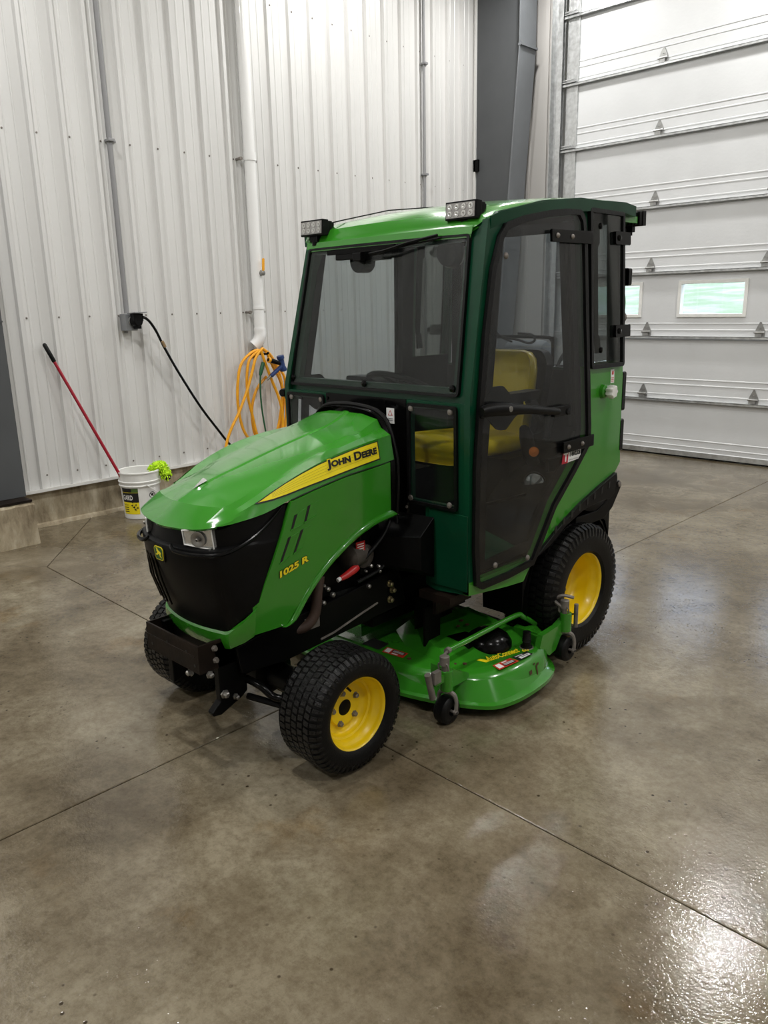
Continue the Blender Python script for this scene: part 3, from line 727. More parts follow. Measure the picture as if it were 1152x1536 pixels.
# ---------------- wheels
def wheel(name, x, y, R, W, RR, nb, sidew, deep, bolts, label=None):
    """left-hand wheel; W tyre width, RR rim radius"""
    b = B(); h = W/2; s = []
    tp = [(-h*.86, RR), (-h*.96, RR+.012), (-h, RR+(R-RR)*.35), (-h*.99, RR+(R-RR)*.62), (-h*.93, R-.022), (-h*.80, R-.010), (-h*.4, R-.0065), (0, R-.006), (h*.4, R-.0065), (h*.80, R-.010), (h*.93, R-.022), (h*.99, RR+(R-RR)*.62), (h, RR+(R-RR)*.35), (h*.96, RR+.012), (h*.86, RR)]
    b.lathe((x, y, R), (1, 0, 0), tp, 72, cap=False)
    t = obj(name, b, 'tyre', T, smooth=True, fix=False, label=label)
    b = B()
    N = nb
    def P(u, a, r): return (x+u, y+r*math.cos(a), R+r*math.sin(a))
    def blk(u0, u1, a0, a1, h0, h1, r0, r1, sk=0.0):
        vs = [P(u0, a0+sk, r0), P(u1, a0, r1), P(u1, a1, r1), P(u0, a1+sk, r0)]
        e = .12
        um = (u0+u1)/2; am = (a0+a1)/2
        top = []
        for (u, a, r, hh) in ((u0, a0+sk, r0, h0), (u1, a0, r1, h1), (u1, a1, r1, h1), (u0, a1+sk, r0, h0)):
            top.append(P(u+(um-u)*e, a+(am+sk/2-a)*e, r+hh))
        b.add(vs+top, [(4, 5, 6, 7), (0, 1, 5, 4), (1, 2, 6, 5), (2, 3, 7, 6), (3, 0, 4, 7)])
    da = 2*PI/N; rows = 5; w_ = W*.74/rows
    for k in range(N):
        for j in range(rows):
            a = k*da+(j % 2)*da*.5; u = -W*.37+j*w_
            blk(u+.002, u+w_-.002, a, a+da*.80, .0065, .0065, R-.0075, R-.0075, sk=da*(.12 if j % 2 else -.12))
        for sgn in (-1, 1):                                     # shoulder lugs
            a = k*da; u0 = sgn*W*.375; u1 = sgn*h*.955
            blk(u0, u1, a, a+da*.68, .0075, .010, R-.0095, R-.026, sk=0)
            blk(u1, sgn*h*1.0, a+da*.1, a+da*.58, .008, .002, R-.026, R-.026-(R-RR)*.13*sidew, sk=0)
    obj('tread', b, 'tread', t, kind='stuff')
    # rim
    b = B(); o = h*.80
    if deep:
        pf = [(o+.006, RR+.004), (o+.010, RR+.001), (o+.006, RR-.005), (o-.004, RR-.009), (o-.022, RR-.011), (o-.03, RR-.02), (o-.06, RR-.024), (o-.095, RR-.030), (o-.120, RR-.040), (o-.130, RR-.055), (o-.130, .03)]
    else:
        pf = [(o+.004, RR+.004), (o+.008, RR+.001), (o+.004, RR-.004), (o-.006, RR-.006), (o-.020, RR-.009), (o-.026, RR-.018), (o-.048, RR-.022), (o-.052, RR-.030), (o-.070, RR-.034), (o-.078, RR-.046), (o-.078, .075), (o-.066, .068), (o-.066, .030)]
    b.lathe((x, y, R), (1, 0, 0), pf, 64, cap=False)
    obj('rim', b, 'yellow', t, smooth=50, fix=False)
    b = B(); xo = x+pf[-1][0]
    b.lathe((xo-.03, y, R), (1, 0, 0), [(0, .036), (.022, .034), (.026, .02), (.028, .0)] if deep else [(0, .034), (.029, .0335), (.031, .028), (.0312, .0)], 24, cap=False); obj('hub', b, 'black', t, smooth=True, fix=False)
    for k in range(5):
        a = 2*PI*k/5+.5; rb = .062 if not deep else .075
        b = B(); b.lathe((xo-.002, y+rb*math.cos(a), R+rb*math.sin(a)), (1, 0, 0), [(0, .013), (.004, .013), (.0042, .0095), (.014, .0095), (.016, .006)], 6); obj('lug_nut', b, 'dull', t)
    if bolts:
        a = math.radians(-100 if deep else 100)
        b = B(); ra = RR-.026
        b.tube([P(o-.05, a, ra), P(o-.03, a, ra-.012), P(o-.012, a, ra-.020)], [.006, .0045, .004], 8); b.lathe(P(o-.05, a, ra+.002), (0, -math.cos(a), -math.sin(a)), [(0, .011), (.006, .009)], 10); obj('valve_stem', b, 'rubber', t, smooth=True)
    return t
FW = (.4705, 1.763, .2285, .213, .137); RW = (.492, 3.214, .317, .285, .175)
fw = wheel('front_wheel', *FW, 54, 1.0, False, True)
rw = wheel('rear_wheel', *RW, 60, 1.7, True, True)
for src, (x, y) in ((fw, (FW[0], FW[1])), (rw, (RW[0], RW[1]))):
    c = copy_tree(src, T); c.location.x = -src.location.x; c.rotation_euler.z = PI

# ---------------- hood
def wv(Y): return float(np.interp(Y, [1.42, 1.49, 1.55, 1.65, 1.78, 1.92, 2.06, 2.18, 2.26, 2.3], [.238, .257, .270, .287, .301, .307, .304, .292, .277, .270]))
def sm(xs, ys):
    """monotone-ish smooth interpolation"""
    def f(x):
        x = min(max(x, xs[0]), xs[-1]); i = 0
        while i < len(xs)-2 and x > xs[i+1]: i += 1
        h = xs[i+1]-xs[i]; t = (x-xs[i])/h
        def d(k):
            if k == 0: return (ys[1]-ys[0])/(xs[1]-xs[0])
            if k == len(xs)-1: return (ys[-1]-ys[-2])/(xs[-1]-xs[-2])
            a, c = (ys[k]-ys[k-1])/(xs[k]-xs[k-1]), (ys[k+1]-ys[k])/(xs[k+1]-xs[k])
            return 0 if a*c < 0 else (a+c)/2
        m0, m1 = d(i)*h, d(i+1)*h
        return (2*t**3-3*t*t+1)*ys[i]+(t**3-2*t*t+t)*m0+(-2*t**3+3*t*t)*ys[i+1]+(t**3-t*t)*m1
    return f
f_c = sm([1.50, 1.55, 1.7, 1.9, 2.05, 2.17, 2.23, 2.275], [1.020, 1.045, 1.084, 1.132, 1.164, 1.190, 1.212, 1.230])
f_s = sm([1.50, 1.55, 1.7, 1.9, 2.05, 2.17, 2.23, 2.275], [.994, 1.007, 1.054, 1.106, 1.142, 1.174, 1.194, 1.208])
f_d = sm([1.50, 1.602, 1.734, 1.887, 2.021, 2.168, 2.275], [.966, 1.005, 1.063, 1.109, 1.133, 1.147, 1.150])
f_b = sm([1.50, 1.611, 1.711, 1.819, 1.972, 2.275], [.946, .962, .992, 1.015, 1.039, 1.052])
def hood_row(Y):
    c, s, d, b_ = f_c(Y), f_s(Y), f_d(Y), f_b(Y); w_ = wv(Y)
    k = max(0, (Y-2.12)/.155); 
    sx = .205-.02*k
    pts = [(0, c), (.012, c-.001), (.022, c-.0055), (.10, c-(c-s)*.30), (sx*.85, s+(c-s)*.20), (sx, s), (sx+.022, s-.5*(s-d)-.004), (w_-.016, d), (w_-.008, (d+b_)/2+.005), (w_+.002, b_)]
    return [(x, Y, z) for x, z in pts]
rows = [
 [(0, 1.362, .924), (.012, 1.362, .924), (.03, 1.364, .924), (.10, 1.374, .926), (.165, 1.388, .930), (.200, 1.401, .934), (.212, 1.407, .936), (.226, 1.417, .939), (.236, 1.428, .941), (.240, 1.438, .943)],
 [(0, 1.380, .946), (.012, 1.380, .946), (.03, 1.382, .946), (.10, 1.394, .948), (.165, 1.408, .950), (.202, 1.421, .953), (.215, 1.428, .953), (.233, 1.441, .949), (.243, 1.45, .945), (.246, 1.456, .942)],
 [(0, 1.436, .996), (.012, 1.436, .996), (.03, 1.438, .994), (.10, 1.452, .993), (.165, 1.470, .994), (.2065, 1.490, .9935), (.221, 1.490, .982), (.243, 1.488, .962), (.252, 1.488, .953), (.256, 1.488, .944)],
] + [hood_row(Y) for Y in (1.512, 1.53, 1.55, 1.575, 1.61, 1.65, 1.7, 1.76, 1.82, 1.88, 1.94, 2.0, 2.05, 2.1, 2.14, 2.17, 2.2, 2.225, 2.25, 2.272)]
full = [[(-x, y, z) for x, y, z in reversed(r[1:])]+r for r in rows]
inner = [[(x*.97, y+.004, z-.008) for x, y, z in r] for r in full]
b = B(); b.loft(full); n = len(full[0]); b.add(full[0]+inner[0], [(i, i+1, n+i+1, n+i) for i in range(n-1)])
hood = obj('hood', b, 'green', T, smooth=14)
# side panels
SP = [(1.545, 0.518), (1.545, 0.624), (1.569, 0.64), (1.592, 0.7), (1.63, 0.785), (1.673, 0.886), (1.701, 0.959), (1.714, 0.987), (1.819, 1.01), (1.972, 1.034), (2.234, 1.048), (2.234, 0.848), (2.129, 0.841), (1.992, 0.804), (1.882, 0.738), (1.8, 0.671), (1.734, 0.593), (1.678, 0.523)]
def sx_(Y, z): return wv(Y)+.006-.05*max(0, .86-z)-.35*max(0, .60-z)**2
for sg in (1, -1):
    mp = lambda u, v, t: (sg*(sx_(u, v)+t), u, v)
    b = B(); b.plate(SP, mp, -.012, .004, cuts=[('u', q) for q in (1.62, 1.7, 1.78, 1.86, 1.94, 2.02, 2.1, 2.18)]+[('v', q) for q in (.6, .7, .86)])
    p = obj('side_panel', b, 'green', T, smooth=25)
    # moulded lip along the wheel arch
    ain = [(1.678, 0.523), (1.701, 0.544), (1.753, 0.617), (1.819, 0.691), (1.905, 0.757), (2.002, 0.809), (2.09, 0.837), (2.168, 0.848), (2.234, 0.852)]
    aout = [(1.66, 0.52), (1.72, 0.532), (1.771, 0.603), (1.839, 0.673), (1.924, 0.734), (2.021, 0.783), (2.109, 0.809), (2.188, 0.818), (2.274, 0.821)]
    ain = [tuple(q) for q in spline([Vector(q) for q in ain], 3)]; aout = [tuple(q) for q in spline([Vector(q) for q in aout], 3)]
    b = B(); rws = []
    for (a1, a2), (c1, c2) in zip(ain, aout):
        x = sx_(a1, max(a2, .55))
        m1, m2 = (a1+c1)/2, (a2+c2)/2
        rws.append([(sg*(x-.006), a1, a2), (sg*(x+.006), a1, a2), (sg*(x+.014), a1*.7+c1*.3, a2*.7+c2*.3), (sg*(x+.014), a1*.3+c1*.7, a2*.3+c2*.7), (sg*(x+.004), c1, c2), (sg*(x-.03), c1, c2)])
    b.loft(rws, caps=True); obj('arch_moulding', b, 'green', p, smooth=50)
    # belt groove line
    b = B(); g_ = [(sg*(wv(Y)+.0045), Y, f_b(Y)-.001) for Y in np.linspace(1.72, 2.235, 16)]; b.tube(g_, .0022, 6); obj('seam', b, 'bin', p)
    # louvre slots with their raised frames
    for q in ([(1.722, .936), (1.773, .955), (1.747, .893), (1.702, .882)], [(1.78, .959), (1.841, .973), (1.812, .913), (1.76, .898)], [(1.69, .858), (1.736, .871), (1.691, .783), (1.652, .766)], [(1.745, .875), (1.792, .888), (1.751, .808), (1.71, .791)]):
        c_ = Vector((sum(a for a, _ in q)/4, sum(a for _, a in q)/4))
        b = B(); b.plate(q, mp, .002, .0052); o_ = obj('louvre', b, 'green', p, bevel=.0015)
        b = B(); s1 = [q[0], (q[0][0]+.013, q[0][1]+.004), (q[3][0]+.010, q[3][1]+.003), q[3]]; b.plate(s1, mp, .0045, .0056); obj('slot', b, 'bin', p)
        b = B(); e1 = [(q[3][0], q[3][1]), (q[2][0], q[2][1]), (q[2][0]+.002, q[2][1]+.005), (q[3][0]+.002, q[3][1]+.005)]; b.plate(e1, mp, .0045, .0085); obj('slot_lip', b, 'green', p)
    if sg > 0:
        pan = p
    # decal stripe: yellow wedge with a black edge
    lowd = [(1.596, 1.001), (1.649, 1.006), (1.706, 1.015), (1.78, 1.029), (1.858, 1.04), (1.934, 1.051), (2.021, 1.061), (2.099, 1.068), (2.173, 1.073)]
    upd = [(1.596, 1.004), (1.649, 1.029), (1.706, 1.053), (1.78, 1.079), (1.858, 1.1), (1.934, 1.115), (2.021, 1.128), (2.099, 1.136), (2.173, 1.141)]
    def dx(Y, z, l):
        d, b_ = f_d(Y), f_b(Y); w_ = wv(Y); t = (z-b_)/(d-b_)
        m = (d+b_)/2+.005
        if z < m: x = (w_+.002)+((w_-.008)-(w_+.002))*(z-b_)/(m-b_)
        elif z < d: x = (w_-.008)+((w_-.016)-(w_-.008))*(z-m)/(d-m)
        else: x = w_-.016-(z-d)*.6
        return sg*(x+l)
    def strip(e, l, m_, nm):
        b = B(); rws = []
        for (y1, z1), (y2, z2) in zip(lowd, upd):
            z1_, z2_ = z1-e*1.6, z2-.004+e*.9; rws.append([(dx(y1, z1_+(z2_-z1_)*k/6, l), y1, z1_+(z2_-z1_)*k/6) for k in range(7)])
        if e: 
            r0 = [(x, y-.012, (z-1)*.3+1) for x, y, z in rws[0]]; rws = [r0]+rws
            y_ = 2.179; rws.append([(x, y_, z) for x, y, z in rws[-1]])
        b.loft(rws); return obj(nm, b, m_, hood, fix=False)
    strip(.0035, .0015, 'bin', 'decal_edge'); strip(0, .0025, 'decal_yellow', 'decal')
    for k in range(4):
        b = B(); b.loft([[(dx(y1, z1+(z2-z1)*(.25+.16*k)+o, .0028), y1, z1+(z2-z1)*(.25+.16*k)+o) for o in (0, .0009)] for (y1, z1), (y2, z2) in zip(lowd[1:], upd[1:])]); obj('decal_line', b, mat('decal_line', (.45, .33, .01), .5) if (k == 0 and sg == 1) else bpy.data.materials['decal_line'], hood, fix=False)
    # lettering reads front-to-back on the left side, back-to-front on the right side
    def lq(s, t, lift, ya=1.886, yb=2.166, za=1.067, zb=1.081, ht=.040):
        s2 = s if sg > 0 else 1-s
        Y = ya+(yb-ya)*s2; z = (za+(zb-za)*s2)+ht*t*(1.08+.14*s2); return (dx(Y, z, lift), Y, z)
    o1, ext = text('lettering', 'John Deere', lambda s, t: lq(s, t, .0034), 'decal_yellow', hood, off=.11, small=True, lift=0)
    text('lettering', 'John Deere', lambda s, t: lq(s, t, .0044), 'bin', hood, off=.045, small=True, lift=0, sub=ext)
    def nq(s, t, lift):
        s2 = s if sg > 0 else 1-s
        Y = 1.650+(1.782-1.650)*s2; z = .711+(.752-.711)*s2+.030*t; return mp(Y, z, lift)
    o1, ext = text('model_number', '1025 R', lambda s, t: nq(s, t, .0052), 'bin', p, off=.10, lift=0)
    text('model_number', '1025 R', lambda s, t: nq(s, t, .0062), 'decal_yellow', p, off=.045, lift=0, sub=ext)
# chrome arrow and spine
b = B(); b.add([(0, 1.506, 1.0285), (-.018, 1.556, 1.0515), (0, 1.552, 1.060), (.018, 1.556, 1.0515), (0, 1.562, 1.056)], [(0, 1, 2), (0, 2, 3), (2, 1, 4), (2, 4, 3)]); obj('hood_arrow', b, 'lens', hood, fix=False)

# ---------------- grille, lamps, lower frame
def front_row(z, Yc, Yk, Ye, xk=.234, we=None, n=9):
    xe = we if we else wv(Ye)-.004
    r = [(xk*i/n, Yc+(Yk-Yc)*(i/n)**2.0, z) for i in range(n+1)]
    a = Vector(r[-1]); e = Vector((xe, Ye, z)); c = Vector((xk+(xe-xk)*.55, Yk+.02, z))
    r += [tuple((1-t)**2*a+2*t*(1-t)*c+t*t*e) for t in (.2, .4, .6, .8, 1)]
    return r
R_ = [front_row(.925, 1.372, 1.448, 1.695, .226), front_row(.865, 1.366, 1.452, 1.668, .222),
      front_row(.858, 1.350, 1.424, 1.664, .238), front_row(.848, 1.347, 1.420, 1.660, .240), front_row(.80, 1.353, 1.424, 1.640, .239), front_row(.70, 1.384, 1.440, 1.604, .232), front_row(.60, 1.420, 1.462, 1.566, .220), front_row(.535, 1.442, 1.478, 1.556, .208)]
R_[0] = [(x, y+.006, z+max(0, (x-.235)/.055)*.055) for x, y, z in R_[0]]
for i in (6, 7): R_[i] = [(x, y, z+max(0, (x-.2)/.065)*(.02 if i == 6 else .075)) for x, y, z in R_[i]]
full = [[(-x, y, z) for x, y, z in reversed(r[1:])]+r for r in R_]
b = B(); b.loft(full); b.loft([[(x*.93, y+.03, z) for x, y, z in reversed(r)] for r in full])
gr = obj('grille', b, 'plastic', T, smooth=35)
# shelf under the lamps, curling up along the side
for sg in (1, -1):
    pts = [(.075, 1.358, .868), (.10, 1.352, .853), (.16, 1.366, .848), (.22, 1.402, .845), (.25, 1.44, .846), (.262, 1.50, .856), (.274, 1.57, .885), (.284, 1.635, .93), (.290, 1.685, .975)]
    b = B(); b.tube([(sg*x, y-.004, z) for x, y, z in pts], [.005, .008, .008, .008, .008, .007, .006, .005, .003], 8, smooth=4); obj('lamp_ledge', b, 'gloss', gr, smooth=True)
    b = B(); q = [(.118, 1.379, .922), (.216, 1.432, .934), (.220, 1.436, .858), (.122, 1.382, .872)]
    q = [(sg*x, y, z) for x, y, z in q]; bk_ = [(x*.96, y+.03, z) for x, y, z in q]
    b.add(q+bk_, [(0, 1, 2, 3), (0, 4, 5, 1), (1, 5, 6, 2), (2, 6, 7, 3), (3, 7, 4, 0)]); hl = obj('headlight', b, 'lens', gr)
    c = Vector((sg*.172, 1.404, .893)); nrm = Vector((sg*.45, -.88, 0)).normalized()
    b = B(); b.lathe(c+nrm*.0, nrm, [(0, .026), (.003, .028), (.004, .022), (-.004, .008), (.010, .006), (.012, .003)], 18, cap=False); obj('reflector', b, 'steel', gr, smooth=True)
    b = B(); fr_ = [Vector(v)+nrm*.004 for v in q]; b.tube(fr_, .003, 6, closed=True); obj('bezel', b, 'whitepl', gr)
# centre slots left of the emblem
for x in (-.05, -.09, -.13, -.17):
    b = B(); b.tube([(x, 1.352+.35*x*x*4, .80), (x*1.0, 1.375+.9*x*x, .70), (x*.95, 1.404+.9*x*x, .60)], .004, 6); obj('grille_rib', b, 'gloss', gr)
# emblem badge: yellow-edged green shield with a leaping deer
def em(u, v, t): return (u, 1.352-.02*0-t+(.82-v)*-.08*-1*.0+ (.82-v)*.06, v)
sh = rnd([(-.024, .797), (.024, .797), (.030, .838), (.022, .848), (-.022, .848), (-.030, .838)], .008)
b = B(); b.plate(inset(sh, -.008), em, -.01, .003); obj('emblem_base', b, 'plastic', gr, smooth=30)
b = B(); b.plate(sh, em, 0, .005); obj('emblem', b, 'decal_yellow', gr)
b = B(); b.plate(inset(sh, .003), em, .004, .0058); obj('emblem_field', b, mat('emblem_green', (.01, .10, .02), .4), gr)
deer = [(-.018, .823), (-.012, .829), (-.002, .832), (.004, .838), (.004, .844), (.008, .840), (.014, .842), (.010, .836), (.012, .831), (.007, .827), (.010, .820), (.019, .818), (.019, .815), (.008, .815), (.003, .820), (-.006, .819), (-.008, .812), (-.016, .806), (-.018, .808), (-.012, .815), (-.014, .820)]
b = B(); b.plate([(-x*.95, z) for x, z in deer], em, .0055, .0068); obj('emblem_deer', b, 'decal_yellow', gr)
# green lower frame
def lf(z, z2, Yc, Yk, Ye, xk, xe):
    P = [(0, Yc, z), (.05, Yc+.002, z), (.10, Yc+.008, z), (.15, Yc+(Yk-Yc)*.5, z), (xk-.012, Yk-.003, z), (xk, Yk, z+(z2-z)*.06), (xk+.01, Yk+.012, z+(z2-z)*.2), ((xk+xe)/2+.012, (Yk+Ye)/2, (z+z2)/2+(z2-z)*.08), (xe, Ye, z2)]
    return [(-x, y, q) for x, y, q in reversed(P[1:])]+P
full = [lf(.540, .628, 1.460, 1.500, 1.575, .200, .266), lf(.538, .625, 1.444, 1.478, 1.558, .208, .274), lf(.528, .614, 1.436, 1.470, 1.548, .212, .276), lf(.500, .560, 1.440, 1.470, 1.545, .212, .274), lf(.468, .515, 1.452, 1.480, 1.545, .204, .262), lf(.462, .508, 1.475, 1.50, 1.550, .19, .245)]
b = B(); b.loft(full); obj('lower_frame', b, 'green', T, smooth=30, fix=False)
# front bracket (folded channel) and its bolts
b = B()
b.box((0, 1.367, .455), (.352, .008, .108)); b.box((0, 1.38, .404), (.352, .03, .006))
for sg in (1, -1): b.box((sg*.173, 1.44, .455), (.008, .155, .108))
b.box((0, 1.352, .472), (.34, .003, .006))
br = obj('front_bracket', b, 'rusty', T, bevel=.002)
for (x, y, z) in ((-.169, 1.443, .478), (.178, 1.428, .484), (.178, 1.43, .438), (.178, 1.49, .48)):
    b = B(); ax = (1, 0, 0); b.lathe((x, y, z), ax, [(0, .012), (.004, .012), (.0045, .009), (.012, .009)], 6); obj('bolt', b, 'dull', br)
for x in (-.14, -.03, .10, .15):
    b = B(); b.lathe((x, 1.3625, .43 if x in (-.14, .15) else .47), (0, -1, 0), [(0, .006), (.0015, .006)], 8); obj('bolt_hole', b, 'bin', br)
# axle, carrier and links
b = B(); b.plate([(1.42, .50), (1.56, .50), (1.56, .27), (1.53, .25), (1.44, .215), (1.405, .22), (1.40, .235), (1.44, .27), (1.44, .40)], lambda u, v, t: (.165+t, u, v), -.02, .012); b.plate([(1.42, .50), (1.56, .50), (1.56, .27), (1.44, .235), (1.44, .40)], lambda u, v, t: (-.165+t, u, v), -.012, .02)
b.box((0, 1.52, .43), (.33, .12, .12)); cr = obj('axle_carrier', b, 'black', T, bevel=.004)
for (x, y, z, r) in ((.18, 1.455, .295, .017), (.18, 1.50, .268, .012), (.085, 1.385, .378, .016), (.178, 1.40, .392, .014)):
    b = B(); b.lathe((x, y, z), (1, 0, 0) if x > .1 else (0, -1, 0), [(0, r), (.006, r), (.0065, r*.7), (.018, r*.7), (.022, r*.4)], 6); obj('bolt', b, 'steel', cr)
b = B(); b.cyl((-.42, 1.763, .235), (.42, 1.763, .235), .052, 16); b.lathe((0, 1.763, .24), (1, 0, 0), [(-.09, .06), (-.07, .09), (.07, .09), (.09, .06)], 18)
for sg in (1, -1): b.lathe((sg*.36, 1.763, .14), (0, 0, 1), [(0, .05), (.02, .065), (.14, .062), (.18, .045)], 16)
b.box((0, 1.72, .33), (.16, .30, .10)); ax_ = obj('front_axle', b, 'black', T, smooth=35)
b = B(); b.tube([(.17, 1.56, .315), (.24, 1.575, .30), (.29, 1.60, .262), (.35, 1.64, .262), (.40, 1.68, .268)], .0145, 10, smooth=5); obj('steering_pipe', b, 'gloss', ax_, smooth=True)
b = B(); b.tube([(.16, 1.57, .235), (.40, 1.66, .215)], .013, 8); b.tube([(-.16, 1.57, .235), (-.40, 1.66, .215)], .013, 8); obj('tie_rod', b, 'black', ax_)
b = B(); b.tube([(-.16, 1.57, .32), (-.26, 1.60, .27), (-.40, 1.68, .268)], .0145, 10, smooth=4); obj('steering_pipe', b, 'gloss', ax_, smooth=True)

# ---------------- engine bay and chassis
b = B(); b.box((0, 1.95, .40), (.30, .92, .14)); b.box((0, 2.75, .38), (.30, 1.0, .18)); b.box((0, 3.15, .40), (.40, .40, .26)); b.cyl((-.36, 3.214, .32), (.36, 3.214, .32), .07, 16)
b.plate([(1.50, .47), (1.72, .50), (2.05, .52), (2.36, .56), (2.40, .38), (1.72, .34), (1.52, .36)], lambda u, v, t: (.205+t, u, v), -.012, .004)
b.plate([(1.50, .47), (1.72, .50), (2.05, .52), (2.36, .56), (2.40, .38), (1.72, .34), (1.52, .36)], lambda u, v, t: (-.205-t, u, v), -.012, .004)
ch = obj('chassis', b, 'black', T, bevel=.004)
b = B(); b.box((0, 1.92, .68), (.30, .52, .34)); b.box((0, 1.6, .68), (.36, .10, .36)); b.box((.02, 2.22, .76), (.32, .12, .40)); en = obj('engine_block', b, 'black', T, bevel=.01)
b = B(); b.lathe((.185, 2.155, .665), (.2, -1, .05), [(-.02, .02), (0, .048), (.09, .052), (.098, .040), (.105, .02)], 18); obj('filter_housing', b, 'dull2', en, smooth=True)
b = B(); b.lathe((.19, 2.16, .655), (1, .0, 0), [(0, .05), (.02, .05), (.026, .03)], 18); obj('cover', b, 'dull2', en, smooth=True)
b = B(); b.box((.230, 2.115, .705), (.002, .05, .055)); q = obj('warning_label', b, 'red', en)
for z in (.722, .712, .702, .692):
    b = B(); b.box((.2315, 2.115, z), (.001, .036, .004)); obj('label_line', b, 'white', en)
b = B(); b.tube([(.24, 1.99, .610), (.24, 2.02, .614), (.24, 2.065, .628), (.24, 2.085, .633)], [.010, .014, .0165, .013], 12, smooth=3); obj('dipstick_handle', b, 'red', en, smooth=True, label='red plastic handle')
b = B(); b.cyl((.24, 1.975, .606), (.24, 1.99, .610), .0085, 10); obj('dipstick_tip', b, 'white', en)
b = B()
for (y, z, r) in ((2.17, .615, .009), (2.215, .602, .008), (2.22, .58, .009), (2.14, .60, .006), (1.93, .58, .010), (1.955, .55, .011), (1.905, .53, .010), (1.91, .60, .007), (2.155, .53, .010)):
    b.lathe((.225, y, z), (1, 0, 0), [(0, r), (.012, r), (.016, r*.5)], 6)
obj('fitting', b, 'steel', en, kind='stuff')
b = B(); b.tube([(.22, 1.90, .64), (.225, 1.88, .58), (.225, 1.865, .50), (.215, 1.83, .455), (.19, 1.79, .44)], .021, 12, smooth=4); obj('exhaust_pipe', b, mat('rust_pipe', (.06, .035, .025), .6, var=.3), en, smooth=True)
b = B(); b.tube([(.22, 2.05, .60), (.235, 2.2, .70), (.24, 2.26, .76), (.23, 2.3, .82)], .009, 8, smooth=4); b.tube([(.22, 2.1, .56), (.235, 2.24, .60), (.24, 2.31, .72), (.23, 2.33, .80)], .008, 8, smooth=4); obj('hose', b, 'rubber', en, smooth=True)
for k, (y, z) in enumerate(((2.295, .500), (2.31, .468), (2.295, .428))):
    b = B(); b.lathe((.212, y, z), (1, 0, 0), [(0, .0155), (.006, .0155), (.0062, .010), (.020, .010), (.022, .005)], 10); obj('bolt', b, mat('brass_bolt', (.38, .33, .20), .35, metal=.9) if k == 0 else bpy.data.materials['brass_bolt'], ch)
b = B(); b.box((.2105, 1.86, .455), (.002, .075, .05)); obj('data_plate', b, 'dull', ch)
b = B(); b.tube([(.235, 1.88, .385), (.235, 1.95, .392), (.235, 2.10, .425), (.235, 2.2, .445)], .0045, 6); obj('brake_line', b, 'dull', ch)
# step box in front of the cab, foot bracket below
b = B(); b.add([(.13, 2.375, .80), (.40, 2.375, .81), (.40, 2.29, .742), (.13, 2.20, .72), (.13, 2.20, .60), (.40, 2.29, .60), (.40, 2.375, .55), (.13, 2.375, .55)], [(0, 1, 2, 3), (3, 2, 5, 4), (4, 5, 6, 7), (1, 6, 5, 2), (0, 3, 4, 7), (0, 7, 6, 1)])
bx = obj('battery_box', b, 'black', T, bevel=.003)
for (x, z) in ((.25, .83), (.385, .775)):
    b = B(); b.lathe((x, 2.374, z), (0, -1, 0), [(0, .007), (.004, .006)], 8); obj('bolt', b, 'dull', bx)
b = B(); b.box((.42, 2.42, .47), (.17, .14, .035)); b.box((.36, 2.52, .42), (.02, .2, .12)); obj('step_bracket', b, 'rusty', ch)
b = B(); b.box((.31, 2.46, .28), (.012, .10, .20)); b.box((.20, 2.60, .28), (.014, .25, .20)); obj('hanger_plate', b, 'black', ch)

# ---------------- cab
ZK = 1.30
def xs(z): return .575 if z <= ZK else .575-.04*(z-ZK)/.7
def side(sg, o=0.0): return lambda u, v, t: (sg*(xs(v)+o+t-(.036 if sg < 0 else 0)), u, v)
def yf(z): return 2.385 if z < 1.28 else 2.405+(z-1.28)*.19
def front(u, v, t): return (u, yf(v)-t, v)
def rear(u, v, t): return (u, 3.57+t, v)
CUT = [('v', ZK)]
side_polys = [
 [(2.383, .508), (2.383, ZK), (2.535, 1.96), (2.60, 1.985), (2.70, 1.985), (2.62, 1.93), (2.553, 1.78), (2.447, ZK), (2.42, 1.0), (2.438, .565), (2.438, .50)],
 [(2.383, .507), (2.65, .475), (2.77, .465), (2.845, .552), (2.82, .56), (2.383, .562)],
 [(2.80, .535), (2.844, .552), (3.00, .617), (3.17, .678), (3.35, .745), (3.52, .807), (3.592, .875), (3.583, .95), (3.570, 1.38), (3.225, 1.38), (3.25, 1.09), (3.245, 1.02), (3.14, .93), (2.98, .80)],
 [(2.56, 1.965), (2.70, 1.97), (2.95, 2.0), (3.10, 2.015), (3.57, 2.045), (3.575, 2.088), (3.2, 2.085), (2.9, 2.053), (2.6, 1.993)],
 [(3.195, 1.37), (3.275, 1.37), (3.262, 2.05), (3.18, 2.03)],
 [(3.53, 1.36), (3.572, 1.36), (3.572, 2.06), (3.53, 2.05)]]
DO = [(2.412, .545), (2.40, .70), (2.402, 1.04), (2.424, ZK), (2.468, 1.54), (2.528, 1.78), (2.585, 1.905), (2.632, 1.952), (2.742, 1.984), (2.932, 2.016), (3.111, 2.036), (3.175, 2.036), (3.212, 2.0), (3.224, 1.93), (3.230, 1.66), (3.240, ZK), (3.266, 1.09), (3.266, 1.01), (3.153, .902), (2.993, .762), (2.850, .562), (2.825, .532), (2.644, .519), (2.455, .519)]
